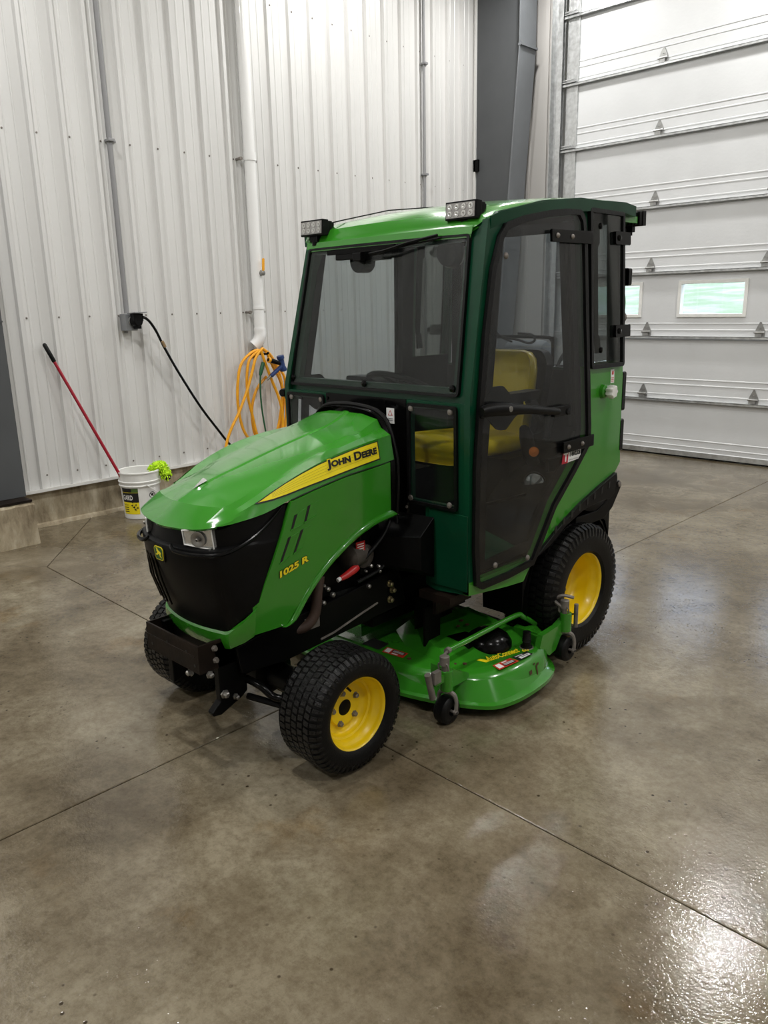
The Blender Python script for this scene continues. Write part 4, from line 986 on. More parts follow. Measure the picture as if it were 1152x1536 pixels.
for sg in (1, -1):
    b = B()
    for k in (1, 2): b.plate(side_polys[k], side(sg), -.028+.0004*k, 0+.0004*k, cuts=CUT)
    sf = obj('cab_side', b, 'green', T, smooth=20)
    b = B()
    for k in (0, 3, 4, 5): b.plate(side_polys[k], side(sg), -.028+.0004*k, 0+.0004*k, cuts=CUT)
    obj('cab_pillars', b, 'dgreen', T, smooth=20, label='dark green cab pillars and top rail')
    b = B(); b.plate(side_polys[2], side(sg), -.034, -.030, cuts=CUT); obj('side_dark_sheet', b, 'black', T)  # added black sheet, darkens the inner face of the green rear quarter
    # door: pane with a rubber edge, an inner steel frame, handle and hinges
    D1 = inset(DO, .026)
    b = B(); b.ring(DO, D1, side(sg), .002, .018, cuts=CUT); dr = obj('cab_door', b, 'rubber', T, smooth=30, label='black rubber edged smoked door')
    b = B(); b.plate(inset(DO, .018), side(sg), .006, .011, cuts=CUT); obj('glass_pane', b, 'dg', dr)
    I0 = [(2.452, .585), (2.460, 1.02), (2.486, ZK), (2.534, 1.56), (2.575, 1.80), (2.600, 1.935), (2.90, 1.962), (3.15, 1.985), (3.165, 1.66), (3.180, ZK), (3.21, 1.07), (3.09, .93), (2.95, .80), (2.82, .60)]
    I1 = inset(I0, .040)
    b = B(); b.ring(I0, I1, side(sg, -.003), -.014, .0, cuts=CUT); obj('inner_frame', b, 'black', dr)
    b = B(); b.plate([(3.148, ZK-.2), (3.225, ZK-.2), (3.205, 2.0), (3.115, 1.98)], side(sg, -.03), -.03, 0, cuts=CUT); obj('rear_post', b, 'black', dr)
    for (y, z) in ((2.625, 1.83), (2.545, .60), (2.78, .575)):
        b = B(); b.lathe((sg*(xs(z)+.010), y, z), (sg, 0, 0), [(0, .013), (.005, .012), (.009, .007), (.010, .0)], 14, cap=False); obj('bolt', b, 'dull', dr, smooth=True)
    # hinge straps
    for (z, y0, y1) in ((1.918, 2.925, 3.245), (1.028, 3.015, 3.275)):
        p = rnd([(y0, z-.026), (y1, z-.024), (y1, z+.030), (y0, z+.024)], .006)
        b = B(); b.plate(p, side(sg, .018), 0, .012, cuts=()); hg = obj('hinge_strap', b, 'gloss', dr, bevel=.002)
        for y in (y0+.04, y0+.155):
            b = B(); b.lathe((sg*(xs(z)+.030), y, z), (sg, 0, 0), [(0, .011), (.004, .010), (.008, .006), (.009, .0)], 14, cap=False); obj('bolt', b, 'dull', dr, smooth=True)
    # handle
    p = rnd([(2.43, 1.232), (2.49, 1.218), (2.57, 1.16), (2.62, 1.155), (2.68, 1.20), (2.74, 1.222), (2.74, 1.262), (2.66, 1.285), (2.60, 1.335), (2.53, 1.335), (2.47, 1.285), (2.43, 1.282)], .012)
    b = B(); b.plate(p, side(sg, .0), -.012, 0, cuts=CUT); obj('lock_plate', b, 'black', dr)
    x0 = .575
    b = B(); b.tube([(sg*(x0+.03), 2.415, 1.253), (sg*(x0+.035), 2.47, 1.255), (sg*(x0+.042), 2.55, 1.250), (sg*(x0+.048), 2.68, 1.236), (sg*(x0+.048), 2.84, 1.214), (sg*(x0+.045), 2.93, 1.200)], [.018, .026, .028, .020, .0165, .016], 12, smooth=4)
    hn = obj('door_handle', b, 'plastic', dr, smooth=True)
    b = B(); b.box((sg*(x0+.03), 2.98, 1.197), (.02, .13, .042)); b.cyl((sg*(x0+.02), 3.02, 1.19), (sg*(x0+.045), 3.02, 1.19), .014, 12); obj('handle_end', b, 'gloss', dr, bevel=.003)
    b = B(); b.box((sg*(x0+.01), 2.46, 1.25), (.03, .07, .05)); obj('handle_base', b, 'gloss', dr, bevel=.004)
    b = B(); b.lathe((sg*(x0+.066), 2.555, 1.252), (sg, 0, 0), [(0, .012), (.004, .0115), (.005, .006)], 14); obj('key_lock', b, 'steel', dr, smooth=True)
    if sg > 0:
        mp = side(1, .0115)
        def tq(s, t, y0=3.075, y1=3.190, z0=.972, z1=1.006): return mp(y0+(y1-y0)*s, z0+(z1-z0)*t+.0, .0)
        b = B(); b.plate([(3.058, .950), (3.188, .957), (3.192, 1.000), (3.150, 1.014), (3.075, 1.010)], mp, 0, .0008); st_ = obj('door_sticker', b, 'white', dr)
        b = B(); b.plate([(3.032, .950), (3.080, .950), (3.086, 1.006), (3.038, 1.006)], mp, .0004, .0014); obj('sticker_logo', b, mat('sticker_red', (.45, .01, .03), .4), dr)
        b = B(); b.plate([(3.044, .990), (3.080, .990), (3.080, .997), (3.044, .997)], mp, .0014, .002); b.plate([(3.056, .958), (3.066, .958), (3.068, .990), (3.058, .990)], mp, .0014, .002); obj('sticker_mark', b, 'white', dr)
        text('sticker_lettering', 'Tektite', lambda s, t: mp(3.088+.098*s, .976+.030*t, .0016), 'bin', dr, off=.03, lift=0)
        text('sticker_lettering', 'www.tektite.ca', lambda s, t: mp(3.088+.095*s, .958+.010*t, .0016), mat('print_grey', (.25, .25, .25), .5), dr, lift=0)
    # small rear side window
    WO = rnd([(3.250, 1.354), (3.555, 1.350), (3.557, 2.046), (3.250, 2.048)], .02)
    b = B(); b.ring(WO, inset(WO, .018), side(sg), .003, .020, cuts=CUT); sw = obj('side_window', b, 'rubber', T, smooth=30)
    b = B(); b.plate(inset(WO, .012), side(sg), .007, .012, cuts=CUT); obj('glass_pane', b, 'sg', sw)
    for z in (1.93, 1.515):
        b = B(); b.plate(rnd([(3.455, z-.028), (3.595, z-.028), (3.595, z+.028), (3.455, z+.028)], .01), side(sg, .014), 0, .014); b.box((sg*(xs(z)-.01), 3.595, z), (.06, .02, .056)); obj('window_hinge', b, 'gloss', sw)
        b = B(); b.lathe((sg*(xs(z)+.028), 3.487, z), (sg, 0, 0), [(0, .014), (.006, .012), (.009, .0)], 12, cap=False); obj('bolt', b, 'gloss', sw, smooth=True)
    for z in (1.975, 1.435):
        b = B(); b.lathe((sg*(xs(z)+.012), 3.345, z), (sg, 0, 0), [(0, .014), (.006, .012), (.009, .0)], 12, cap=False); obj('bolt', b, 'gloss', sw, smooth=True)
    b = B(); b.plate([(3.30, 1.50), (3.335, 1.50), (3.335, 1.89), (3.352, 1.90), (3.352, 1.995), (3.30, 1.995)], side(sg, -.0), -.006, .004); b.plate([(3.32, 1.42), (3.36, 1.42), (3.345, 1.50), (3.31, 1.50)], side(sg, -.0), -.006, .004); obj('window_bracket', b, 'black', sw)
    # wide mudguard behind the door with the slotted black skirt
    FO = [(2.845, .552), (2.92, .60), (3.02, .660), (3.12, .706), (3.22, .745), (3.35, .786), (3.52, .820), (3.535, .80), (3.512, .735), (3.47, .705), (3.40, .700), (3.25, .706), (3.12, .688), (3.0, .63), (2.90, .57)]
    b = B(); b.plate([(2.83, .555), (2.92, .605), (3.05, .672), (3.20, .735), (3.38, .79), (3.535, .832), (3.545, .80), (3.520, .73), (3.48, .708), (3.40, .712), (3.25, .704), (3.08, .655), (2.95, .59)], side(sg, .0), -.03, .018)
    sk = obj('fender_skirt', b, 'plastic', T, smooth=20, bevel=.003)
    for k in range(8):
        t = k/7; y = 2.99+.47*t; z = .655+.125*t**.8
        b = B(); b.plate([(y-.007, z-.016), (y+.009, z-.012), (y+.010, z+.020), (y-.006, z+.014)], side(sg, .018), -.002, .002); obj('slot', b, 'bin', sk)
# wheel arches over the rear tyres
    b = B(); rws = []
    for k in range(17):
        a = math.radians(-10+k*200/16); r = .42 if a < 2 else .42
        y, z = 3.214+.375*math.cos(a), .33+.375*math.sin(a)
        rws.append([(sg*.30, y, z), (sg*.55, y, z), (sg*.55, y-.0, z-.012), (sg*.30, y, z-.012)])
    b.loft(rws, closed=True, caps=True); obj('wheel_arch', b, 'black', T, smooth=True)
# rear black arm on the left
b = B(); b.plate(rnd([(3.22, .66), (3.42, .655), (3.50, .685), (3.60, .765), (3.625, .775), (3.655, .755), (3.65, .735), (3.57, .640), (3.49, .600), (3.22, .60)], .012), lambda u, v, t: (.545+t, u, v), -.04, .015)
rar = obj('rear_arm', b, 'black', T, bevel=.004)
b = B(); b.lathe((.558, 3.625, .752), (1, 0, 0), [(0, .014), (.008, .013), (.012, .006)], 14); obj('bolt', b, 'dull', rar, smooth=True)
b = B(); b.plate(rnd([(3.55, .86), (3.60, .86), (3.615, .91), (3.60, .96), (3.55, .95)], .02), lambda u, v, t: (.55+t, u, v), -.01, .01); lug = obj('rear_lug', b, 'green', T)
# knob and sticker on the green rear quarter
b = B()
pr_ = []
for i in range(28):
    a = 2*PI*i/28; r = .030+.0035*math.cos(7*a); pr_.append((r*math.cos(a), r*math.sin(a)))
b.loft([[(.613+dx_, 3.393+y*s_, 1.243+z*s_) for y, z in pr_] for dx_, s_ in ((-.014, .8), (0, 1), (.016, 1), (.022, .86))], closed=True, caps=True)
kn = obj('window_knob', b, 'whitepl', T, smooth=30, label='white scalloped plastic knob')
b = B(); b.cyl((.57, 3.39, 1.243), (.605, 3.392, 1.243), .022, 14); b.lathe((.574, 3.385, 1.243), (1, 0, 0), [(0, .036), (.018, .032), (.022, .024)], 16); obj('knob_boss', b, 'green', kn, smooth=True)
b = B(); b.plate([(3.455, 1.275), (3.487, 1.275), (3.487, 1.338), (3.455, 1.338)], side(1), .001, .002, cuts=CUT); q = obj('warning_label', b, 'white', kn)
b = B()
for z in (1.283, 1.291, 1.299): b.box((.5775, 3.471, z), (.001, .022, .003))
b.box((.5772, 3.471, 1.322), (.001, .014, .016)); obj('label_print', b, 'red', kn, kind='stuff')

# cab front
b = B()
for sg in (1, -1):
    xo = .574 if sg > 0 else .535
    o = [(sg*.245, .845), (sg*xo, .845), (sg*xo, 1.279), (sg*.245, 1.279)]; q = [(sg*.272, .868), (sg*.498, .868), (sg*.498, 1.250), (sg*.272, 1.250)]
    b.ring(o, q, front, -.02, 0)
    b.plate([(sg*.345, .505), (sg*.40, .490), (sg*xo, .508), (sg*xo, .846), (sg*.345, .846)], front, -.02, 0)
    b.plate([(sg*.470, 1.285), (sg*(xo-.008), 1.285), (sg*(xo-.052), 1.955), (sg*.440, 1.955)], front, -.03, 0)
b.plate([(-.535, 1.275), (.574, 1.275), (.566, 1.335), (-.530, 1.335)], lambda u, v, t: (u, yf(max(v, 1.281))-t, v), -.03, 0)
b.plate([(-.49, 1.885), (.49, 1.885), (.515, 1.93), (-.485, 1.93)], front, -.03, 0)
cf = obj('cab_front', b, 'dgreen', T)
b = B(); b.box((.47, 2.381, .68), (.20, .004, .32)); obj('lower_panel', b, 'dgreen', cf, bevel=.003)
# firewall round the back of the hood
b = B(); b.plate([(-.245, .78), (.245, .78), (.245, 1.279), (-.245, 1.279)], front, -.01, .004); fwl = obj('firewall', b, 'gloss', T)
arch = [(-.258, .80), (-.270, .95), (-.266, 1.05), (-.245, 1.13), (-.222, 1.185), (-.19, 1.220), (-.13, 1.244), (0, 1.254), (.13, 1.244), (.19, 1.220), (.222, 1.185), (.245, 1.13), (.266, 1.05), (.270, .95), (.258, .80)]
b = B(); b.tube([(x, 2.300, z) for x, z in arch], .009, 8, smooth=3); obj('hood_seal', b, 'rubber', fwl, smooth=True)
A2 = [tuple(v) for v in spline([Vector((x, z)) for x, z in arch], 3)]
b = B(); b.loft([[(x*.97, 2.272, z*1.0-.008) for x, z in A2], [(x, 2.305, z) for x, z in A2], [(x*.86, 2.345, z*.985) for x, z in A2]]); obj('hood_surround', b, 'gloss', fwl, smooth=True)
b = B(); b.box((.158, 2.3795, 1.207), (.044, .002, .064)); q = obj('warning_label', b, 'white', fwl)
b = B(); b.add([(.144, 2.3782, 1.208), (.172, 2.3782, 1.208), (.158, 2.3782, 1.232)], [(0, 1, 2)]); obj('warning_triangle', b, 'red', fwl)
b = B(); b.add([(.149, 2.3779, 1.2105), (.167, 2.3779, 1.2105), (.158, 2.3779, 1.2265)], [(0, 1, 2)]); obj('warning_triangle', b, 'white', fwl)
for z in (1.196, 1.189): b = B(); b.box((.158, 2.378, z), (.026, .001, .003)); obj('label_line', b, 'grey', fwl)
for x, z in ((.128, 1.262), (.18, 1.255), (-.235, 1.255)):
    b = B(); b.lathe((x, 2.381, z), (0, -1, 0), [(0, .008), (.006, .007)], 8); obj('bolt', b, 'gloss', fwl)
# front lower windows
for sg in (1, -1):
    WO = rnd([(sg*.252, .850), (sg*.520, .850), (sg*.516, 1.270), (sg*.256, 1.270)], .018)
    b = B(); b.ring(WO, inset(WO, .013), front, .001, .013); lw = obj('lower_window', b, 'rubber', T, smooth=30)
    b = B(); b.plate(inset(WO, .008), front, .003, .008); obj('glass_pane', b, 'dg', lw)
    for x, z in ((.276, 1.247), (.483, 1.247), (.270, .872), (.480, .872)):
        b = B(); b.lathe((sg*x, 2.377, z), (0, -1, 0), [(0, .013), (.005, .011), (.008, 0)], 12, cap=False); obj('bolt', b, 'dull', lw, smooth=True)
# windscreen
WO = rnd([(-.520, 1.302), (.508, 1.302), (.470, 1.916), (-.470, 1.916)], .025)
b = B(); b.ring(WO, inset(WO, .011), front, .001, .016); ws = obj('windscreen', b, 'rubber', T, smooth=30)
b = B(); b.plate(inset(WO, .006), front, .004, .009); obj('glass_pane', b, 'ws', ws)
for x, z in ((-.500, 1.336), (-.020, 1.330), (.472, 1.334)):
    b = B(); b.lathe((x, yf(z)-.010, z), (0, -1, 0), [(0, .015), (.006, .013), (.010, 0)], 14, cap=False); obj('bolt', b, 'gloss', ws, smooth=True)
# wiper
b = B(); f3 = lambda x, z, o: (x, yf(z)-o, z)
b.bar(f3(-.31, 1.884, .035), f3(.10, 1.888, .035), .012, .02); b.tube([f3(-.03, 1.865, .05), f3(.06, 1.872, .055), f3(.18, 1.895, .05), f3(.32, 1.916, .03)], .006, 6); b.tube([f3(-.03, 1.858, .045), f3(.12, 1.880, .05), f3(.34, 1.905, .03)], .0035, 6)
wp = obj('wiper', b, 'black', ws)
b = B(); b.box(f3(-.115, 1.858, .03), (.05, .03, .035)); b.box(f3(-.18, 1.865, .025), (.16, .02, .03)); obj('wiper_pivot', b, 'plastic', ws, bevel=.004)
b = B(); b.lathe(f3(-.17, 1.845, -.02), (0, 1, 0), [(0, .05), (.06, .05), (.065, .03)], 16); b.box(f3(-.10, 1.87, -.04), (.18, .05, .05)); obj('wiper_motor', b, 'black', ws)
# roof
def roof_row(y, z, hw, drop):
    xs_ = [0, .15, .30, .42, .48, hw-.015, hw, hw+.002]
    zs_ = [z+.020, z+.018, z+.012, z+.005, z, z-.012, z-.026, z-.026-drop]
    h = [(x, y, q) for x, q in zip(xs_, zs_)]
    return [(-x, y, q) for x, y, q in reversed(h[1:])]+h
rws = [roof_row(2.508, 1.912, .476, .0), roof_row(2.512, 1.936, .480, .0), roof_row(2.520, 1.944, .490, .0), roof_row(2.524, 1.954, .504, .0), roof_row(2.545, 1.984, .518, .004), roof_row(2.60, 2.008, .532, .008), roof_row(2.72, 2.034, .542, .014), roof_row(2.9, 2.062, .545, .016), roof_row(3.1, 2.082, .545, .018), roof_row(3.3, 2.096, .545, .018), roof_row(3.56, 2.104, .545, .018), roof_row(3.66, 2.094, .545, .004), roof_row(3.70, 2.076, .54, .002)]
for i in range(5):
    zc_ = rws[i][len(rws[i])//2][2]-.020; kk = (.12, .15, .2, .3, .6)[i]
    rws[i] = [(x, y, zc_+(q-zc_)*kk) for x, y, q in rws[i]]
b = B(); b.loft(rws); b.loft([[(x*.985, y+.003, q-.014) for x, y, q in reversed(r)] for r in rws]); rf = obj('roof', b, 'green', T, smooth=28)
b = B(); b.tube([(-.40, 2.56, 2.018), (-.36, 2.62, 2.034), (-.28, 2.85, 2.085), (-.22, 3.1, 2.11)], .003, 5); obj('light_cable', b, 'rubber', rf)
def worklight(x, y, z, yaw, nm='work_light'):
    R = Matrix.Rotation(yaw, 3, 'Z')@Matrix.Rotation(math.radians(-3), 3, 'X')
    c = Vector((x, y, z)); g = lambda v: c+R@Vector(v)
    b = B(); b.box(c, (.152, .034, .068), R); b.box(g((0, .028, 0)), (.145, .03, .060), R); 
    for k in range(8): b.box(g((-.06+k*.017, .05, 0)), (.004, .03, .056), R)
    t = obj(nm, b, 'black', T, bevel=.003)
    b = B(); b.box(g((0, -.0185, 0)), (.138, .004, .054), R); obj('lens', b, 'lamp_face', t)
    for i in range(4):
        for j in (-1, 1):
            b = B(); b.lathe(g((-.051+.034*i, -.021, j*.0125)), R@Vector((0, -1, 0)), [(0, .011), (.001, .0115), (.0012, .006), (-.0, .003)], 10); obj('diode', b, 'lens', t)
    b = B(); b.box(g((0, .01, -.045)), (.05, .03, .03), R); b.cyl(g((0, .01, -.075)), g((0, .01, -.04)), .018, 10); obj('bracket', b, 'black', t)
    return t
worklight(-.430, 2.515, 2.000, 0); worklight(.418, 2.535, 2.000, 0)
w3 = worklight(.455, 3.79, 2.035, PI); 
b = B(); b.box((.49, 3.67, 2.025), (.06, .14, .030)); obj('light_mount', b, 'green', w3)
# cab rear wall
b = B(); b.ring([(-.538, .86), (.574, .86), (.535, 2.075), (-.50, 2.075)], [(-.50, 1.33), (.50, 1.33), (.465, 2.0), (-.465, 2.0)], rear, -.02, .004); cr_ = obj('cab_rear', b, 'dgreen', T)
b = B(); b.box((0, 3.545, 1.1), (1.0, .006, .44)); obj('rear_dark_sheet', b, 'black', cr_)  # added black sheet, keeps the inside of the rear wall dark
b = B(); b.plate([(-.52, 1.32), (.52, 1.32), (.485, 2.01), (-.485, 2.01)], rear, .006, .010); obj('rear_pane', b, 'dg', cr_)
for z0_, z1_ in ((1.13, 1.32), (.93, 1.09), (1.72, 1.80)):
    b = B(); b.plate(rnd([(.50, z0_), (.578, z0_), (.578, z1_), (.50, z1_)], .012), rear, .006, .035); obj('rear_hinge', b, 'gloss', cr_)
b = B(); b.plate(rnd([(.49, 1.60), (.555, 1.60), (.555, 1.66), (.545, 1.70), (.49, 1.70)], .02), rear, .0, .03); obj('window_latch', b, 'green', cr_)
b = B(); b.lathe((.53, 3.58, 1.575), (0, 1, 0), [(0, .03), (.03, .03), (.04, .02)], 14); obj('latch_knob', b, 'dull', cr_, smooth=True)

# ---------------- inside the cab
b = B(); b.box((0, 2.98, .55), (1.08, 1.16, .03)); b.box((0, 3.28, .75), (.60, .52, .38)); b.box((0, 2.50, .75), (.36, .22, .42)); flr = obj('cab_floor', b, 'black', T)
for sg in (1, -1):
    b = B(); rws = []
    for k in range(13):
        a = math.radians(0+k*180/12); y, z = 3.214+.42*math.cos(a), .50+.40*math.sin(a)
        rws.append([(sg*.28, min(y, 3.55), z), (sg*.53, min(y, 3.55), z-.02), (sg*.555, min(y, 3.55), z-.06), (sg*.555, min(y, 3.55), z-.2)])
    b.loft(rws); obj('inner_fender', b, 'black', T, smooth=True)
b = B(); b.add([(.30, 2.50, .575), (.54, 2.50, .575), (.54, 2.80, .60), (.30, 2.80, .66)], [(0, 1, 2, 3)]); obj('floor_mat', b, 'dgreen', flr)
# seat
def pad(b, c, d, r, up=8):
    pass
b = B(); rws = []
prof_c = [(2.80, .96, .20), (2.785, .99, .21), (2.80, 1.030, .215), (2.86, 1.052, .22), (3.0, 1.045, .225), (3.15, 1.035, .225), (3.26, 1.03, .22)]
for y, z, hw in prof_c:
    zb_ = max(z-.11, .925); rws.append([(hw*math.copysign(abs(math.sin(a))**.5, math.sin(a)), y, (z+zb_)/2+(z-zb_)/2*math.copysign(abs(math.cos(a))**.6, math.cos(a))) for a in [2*PI*i/24 for i in range(24)]])
b.loft(rws, closed=True, caps=True); se = obj('seat', b, 'seat', T, smooth=60)
b = B(); rws = []
for (z, y, hw, th) in ((1.0, 3.30, .215, .05), (1.05, 3.31, .225, .06), (1.20, 3.34, .228, .055), (1.32, 3.37, .222, .05), (1.38, 3.385, .205, .045), (1.41, 3.392, .175, .035), (1.422, 3.395, .13, .02)):
    rws.append([(hw*math.copysign(abs(math.cos(a))**.45, math.cos(a)), y+th*math.copysign(abs(math.sin(a))**.7, math.sin(a))-(.02 if abs(math.cos(a)) > .8 else 0), z) for a in [2*PI*i/28 for i in range(28)]])
b.loft(rws, closed=True, caps=True); obj('backrest', b, 'seat', se, smooth=60)
b = B(); b.plate(rnd([(-.215, 1.0), (.215, 1.0), (.225, 1.36), (.18, 1.42), (-.18, 1.42), (-.225, 1.36)], .03), lambda u, v, t: (u, 3.375+(v-1)*.22+t, v), 0, .06); obj('seat_shell', b, 'plastic', se)
b = B(); b.box((0, 3.02, .93), (.36, .40, .10)); b.box((0, 3.02, .85), (.24, .3, .12)); obj('seat_base', b, 'plastic', se)
b = B(); b.plate(rnd([(2.93, 1.205), (3.22, 1.205), (3.24, 1.25), (2.92, 1.25)], .012), lambda u, v, t: (.29+t, u, v), -.03, .04); b.bar((.29, 3.20, 1.21), (.27, 3.34, 1.10), .03, .05); obj('armrest', b, 'plastic', se, bevel=.006)
# steering column and wheel
b = B(); b.bar((0, 2.46, .98), (0, 2.60, 1.25), .07, .07); stc = obj('steering_column', b, 'plastic', T, bevel=.01)
c = Vector((0, 2.64, 1.29)); nn = Vector((0, .45, .9)).normalized(); u = Vector((1, 0, 0)); v = nn.cross(u)
b = B(); b.tube([c+(u*math.cos(a)+v*math.sin(a))*.17 for a in [2*PI*i/28 for i in range(28)]], .014, 8, closed=True)
for a in (.5, 2.64, 4.71): b.tube([c, c+(u*math.cos(a)+v*math.sin(a))*.16], .011, 6)
obj('steering_wheel', b, 'plastic', stc, smooth=True)
b = B(); b.plate(rnd([(-.24, 1.26), (-.03, 1.26), (-.05, 1.325), (-.12, 1.345), (-.26, 1.345)], .02), lambda u, v, t: (u, 2.52-t, v), -.08, 0); obj('dash_cowl', b, 'plastic', stc)
# levers, work lamp, marker lamp
b = B(); b.tube([(.33, 3.20, .90), (.34, 3.14, .96), (.35, 3.10, 1.04), (.36, 3.06, 1.09)], [.03, .035, .035, .02], 10, smooth=3); b.tube([(.38, 3.22, 1.02), (.38, 3.26, 1.16)], .02, 8); lv = obj('control_lever', b, 'plastic', T, smooth=True)
b = B(); b.lathe((.42, 3.06, .985), (.6, -1, .1), [(-.02, .018), (0, .024), (.012, .022), (.016, .0)], 16, cap=False); obj('marker_lamp', b, 'amber', lv, smooth=True, label='amber marker lamp')
b = B(); b.lathe((.44, 3.04, .845), (.65, -1, .0), [(-.06, .02), (-.04, .045), (.0, .052), (.008, .05)], 20); lp = obj('tail_lamp', b, 'plastic', T, smooth=True)
b = B(); b.lathe((.445, 3.032, .845), (.65, -1, 0), [(.002, .045), (.006, .04), (.009, .0)], 20, cap=False); obj('lamp_lens', b, 'lens', lp, smooth=True)
b = B(); b.bar((.47, 2.52, .83), (.44, 3.0, .80), .012, .012); b.box((.50, 3.12, .93), (.02, .14, .06)); obj('grab_rail', b, 'black', T)
for sg in (1, -1):
    b = B(); b.bar((sg*.37, 3.48, .6), (sg*.37, 3.49, 2.02), .05, .06); obj('roll_bar', b, 'black', T)
b = B(); b.bar((-.395, 3.49, 2.02), (.395, 3.49, 2.02), .06, .05); obj('roll_bar', b, 'black', T)
b = B(); b.tube([(-.30, 3.56, 1.82), (-.30, 3.50, 1.82), (-.30, 3.50, 1.62), (-.30, 3.56, 1.62)], .012, 8); obj('rear_window_handle', b, 'black', T)
b = B(); b.lathe((.30, 2.62, 1.86), (0, -1, -.2), [(0, .06), (.02, .065), (.05, .05)], 18); b.box((.30, 2.66, 1.93), (.1, .06, .1)); obj('vent_speaker', b, 'plastic', T, smooth=True)

# ---------------- mower deck
half_lip = [(0, 2.215), (.12, 2.208), (.25, 2.204), (.34, 2.210), (.49, 2.252), (.625, 2.313), (.715, 2.380), (.748, 2.47), (.757, 2.57), (.752, 2.68), (.735, 2.77), (.70, 2.85), (.60, 2.93), (.45, 2.965), (.25, 2.975), (0, 2.98)]
half_top = [(0, 2.270), (.12, 2.264), (.23, 2.260), (.310, 2.268), (.435, 2.292), (.530, 2.350), (.600, 2.425), (.645, 2.515), (.664, 2.60), (.668, 2.69), (.662, 2.77), (.635, 2.83), (.55, 2.89), (.42, 2.93), (.24, 2.945), (0, 2.95)]
def sym(h): return h+[(-x, y) for x, y in reversed(h[1:-1])]
HL, HT = sym(half_lip), sym(half_top)
def lerp(t): return [(a[0]*(1-t)+c[0]*t, a[1]*(1-t)+c[1]*t) for a, c in zip(HL, HT)]
def sp2(poly): return [tuple(v) for v in spline([Vector(p) for p in poly], 3, True)]
lay = [(0, .050, 0), (0, .066, 0), (.28, .078, 0), (.45, .090, 0), (.60, .140, 0), (.78, .160, 0), (1.0, .171, 0), (1.25, .173, 0)]
b = B(); rows = [[(x, y, z) for x, y in sp2(lerp(t))] for t, z, _ in lay]
b.loft(rows, closed=True); b.add(rows[-1], [tuple(range(len(rows[-1])))])
b.loft([[(x*.99, y, .052) for x, y, z in rows[0]], [(x*.9, 2.6+(y-2.6)*.9, .15) for x, y, z in rows[0]]], closed=True)
dk = obj('mower_deck', b, 'green', T, smooth=28)
# folded centre cover
b = B()
C0 = [(.50, 2.36, .172), (.555, 2.62, .172), (.585, 2.86, .172), (.20, 2.90, .172), (.05, 2.50, .172), (.20, 2.40, .172)]
C1 = [(.40, 2.41, .210), (.42, 2.55, .215), (.40, 2.80, .232), (.22, 2.83, .236), (.12, 2.52, .236), (.25, 2.45, .225)]
b.loft([C0, C1], closed=True); b.add(C1, [tuple(range(6))]); b.plate([(-.5, 2.40), (-.1, 2.42), (-.1, 2.8), (-.5, 2.75)], lambda u, v, t: (u, v, t), .172, .225)
obj('centre_cover', b, 'green', dk, smooth=20)
b = B(); b.plate(rnd([(.52, 2.82), (.64, 2.79), (.66, 2.83), (.56, 2.90)], .01), lambda u, v, t: (u, v, t), .172, .215); obj('rear_gusset', b, 'green', dk)
b = B(); b.lathe((.475, 2.655, .165), (0, 0, 1), [(0, .105), (.03, .105), (.055, .09), (.075, .062), (.085, .03), (.087, 0)], 28, cap=False); b.box((.40, 2.60, .195), (.14, .16, .05)); obj('pulley_cover', b, 'gloss', dk, smooth=True)
b = B(); b.lathe((.618, 2.745, .172), (0, 0, 1), [(0, .026), (.010, .026), (.012, .019), (.03, .019), (.032, .021), (.036, .019), (.042, .021), (.046, .019), (.075, .018), (.078, .010)], 18); obj('wash_port', b, 'rubber', dk, smooth=True)
b = B(); b.lathe((.618, 2.745, .1715), (0, 0, 1), [(0, .032), (.004, .030)], 18); obj('port_ring', b, 'dull', dk)
b = B(); b.tube([(.520, 2.315, .275), (.522, 2.50, .278), (.523, 2.79, .283), (.535, 2.835, .268), (.548, 2.915, .212)], .0125, 12, smooth=4); tb = obj('lift_tube', b, 'green', dk, smooth=True)
b = B(); b.cyl((.545, 2.245, .272), (.522, 2.32, .275), .006, 8); b.lathe((.524, 2.305, .275), (-.1, .5, 0), [(0, .014), (.02, .014)], 10); obj('tube_pin', b, 'dull', dk)
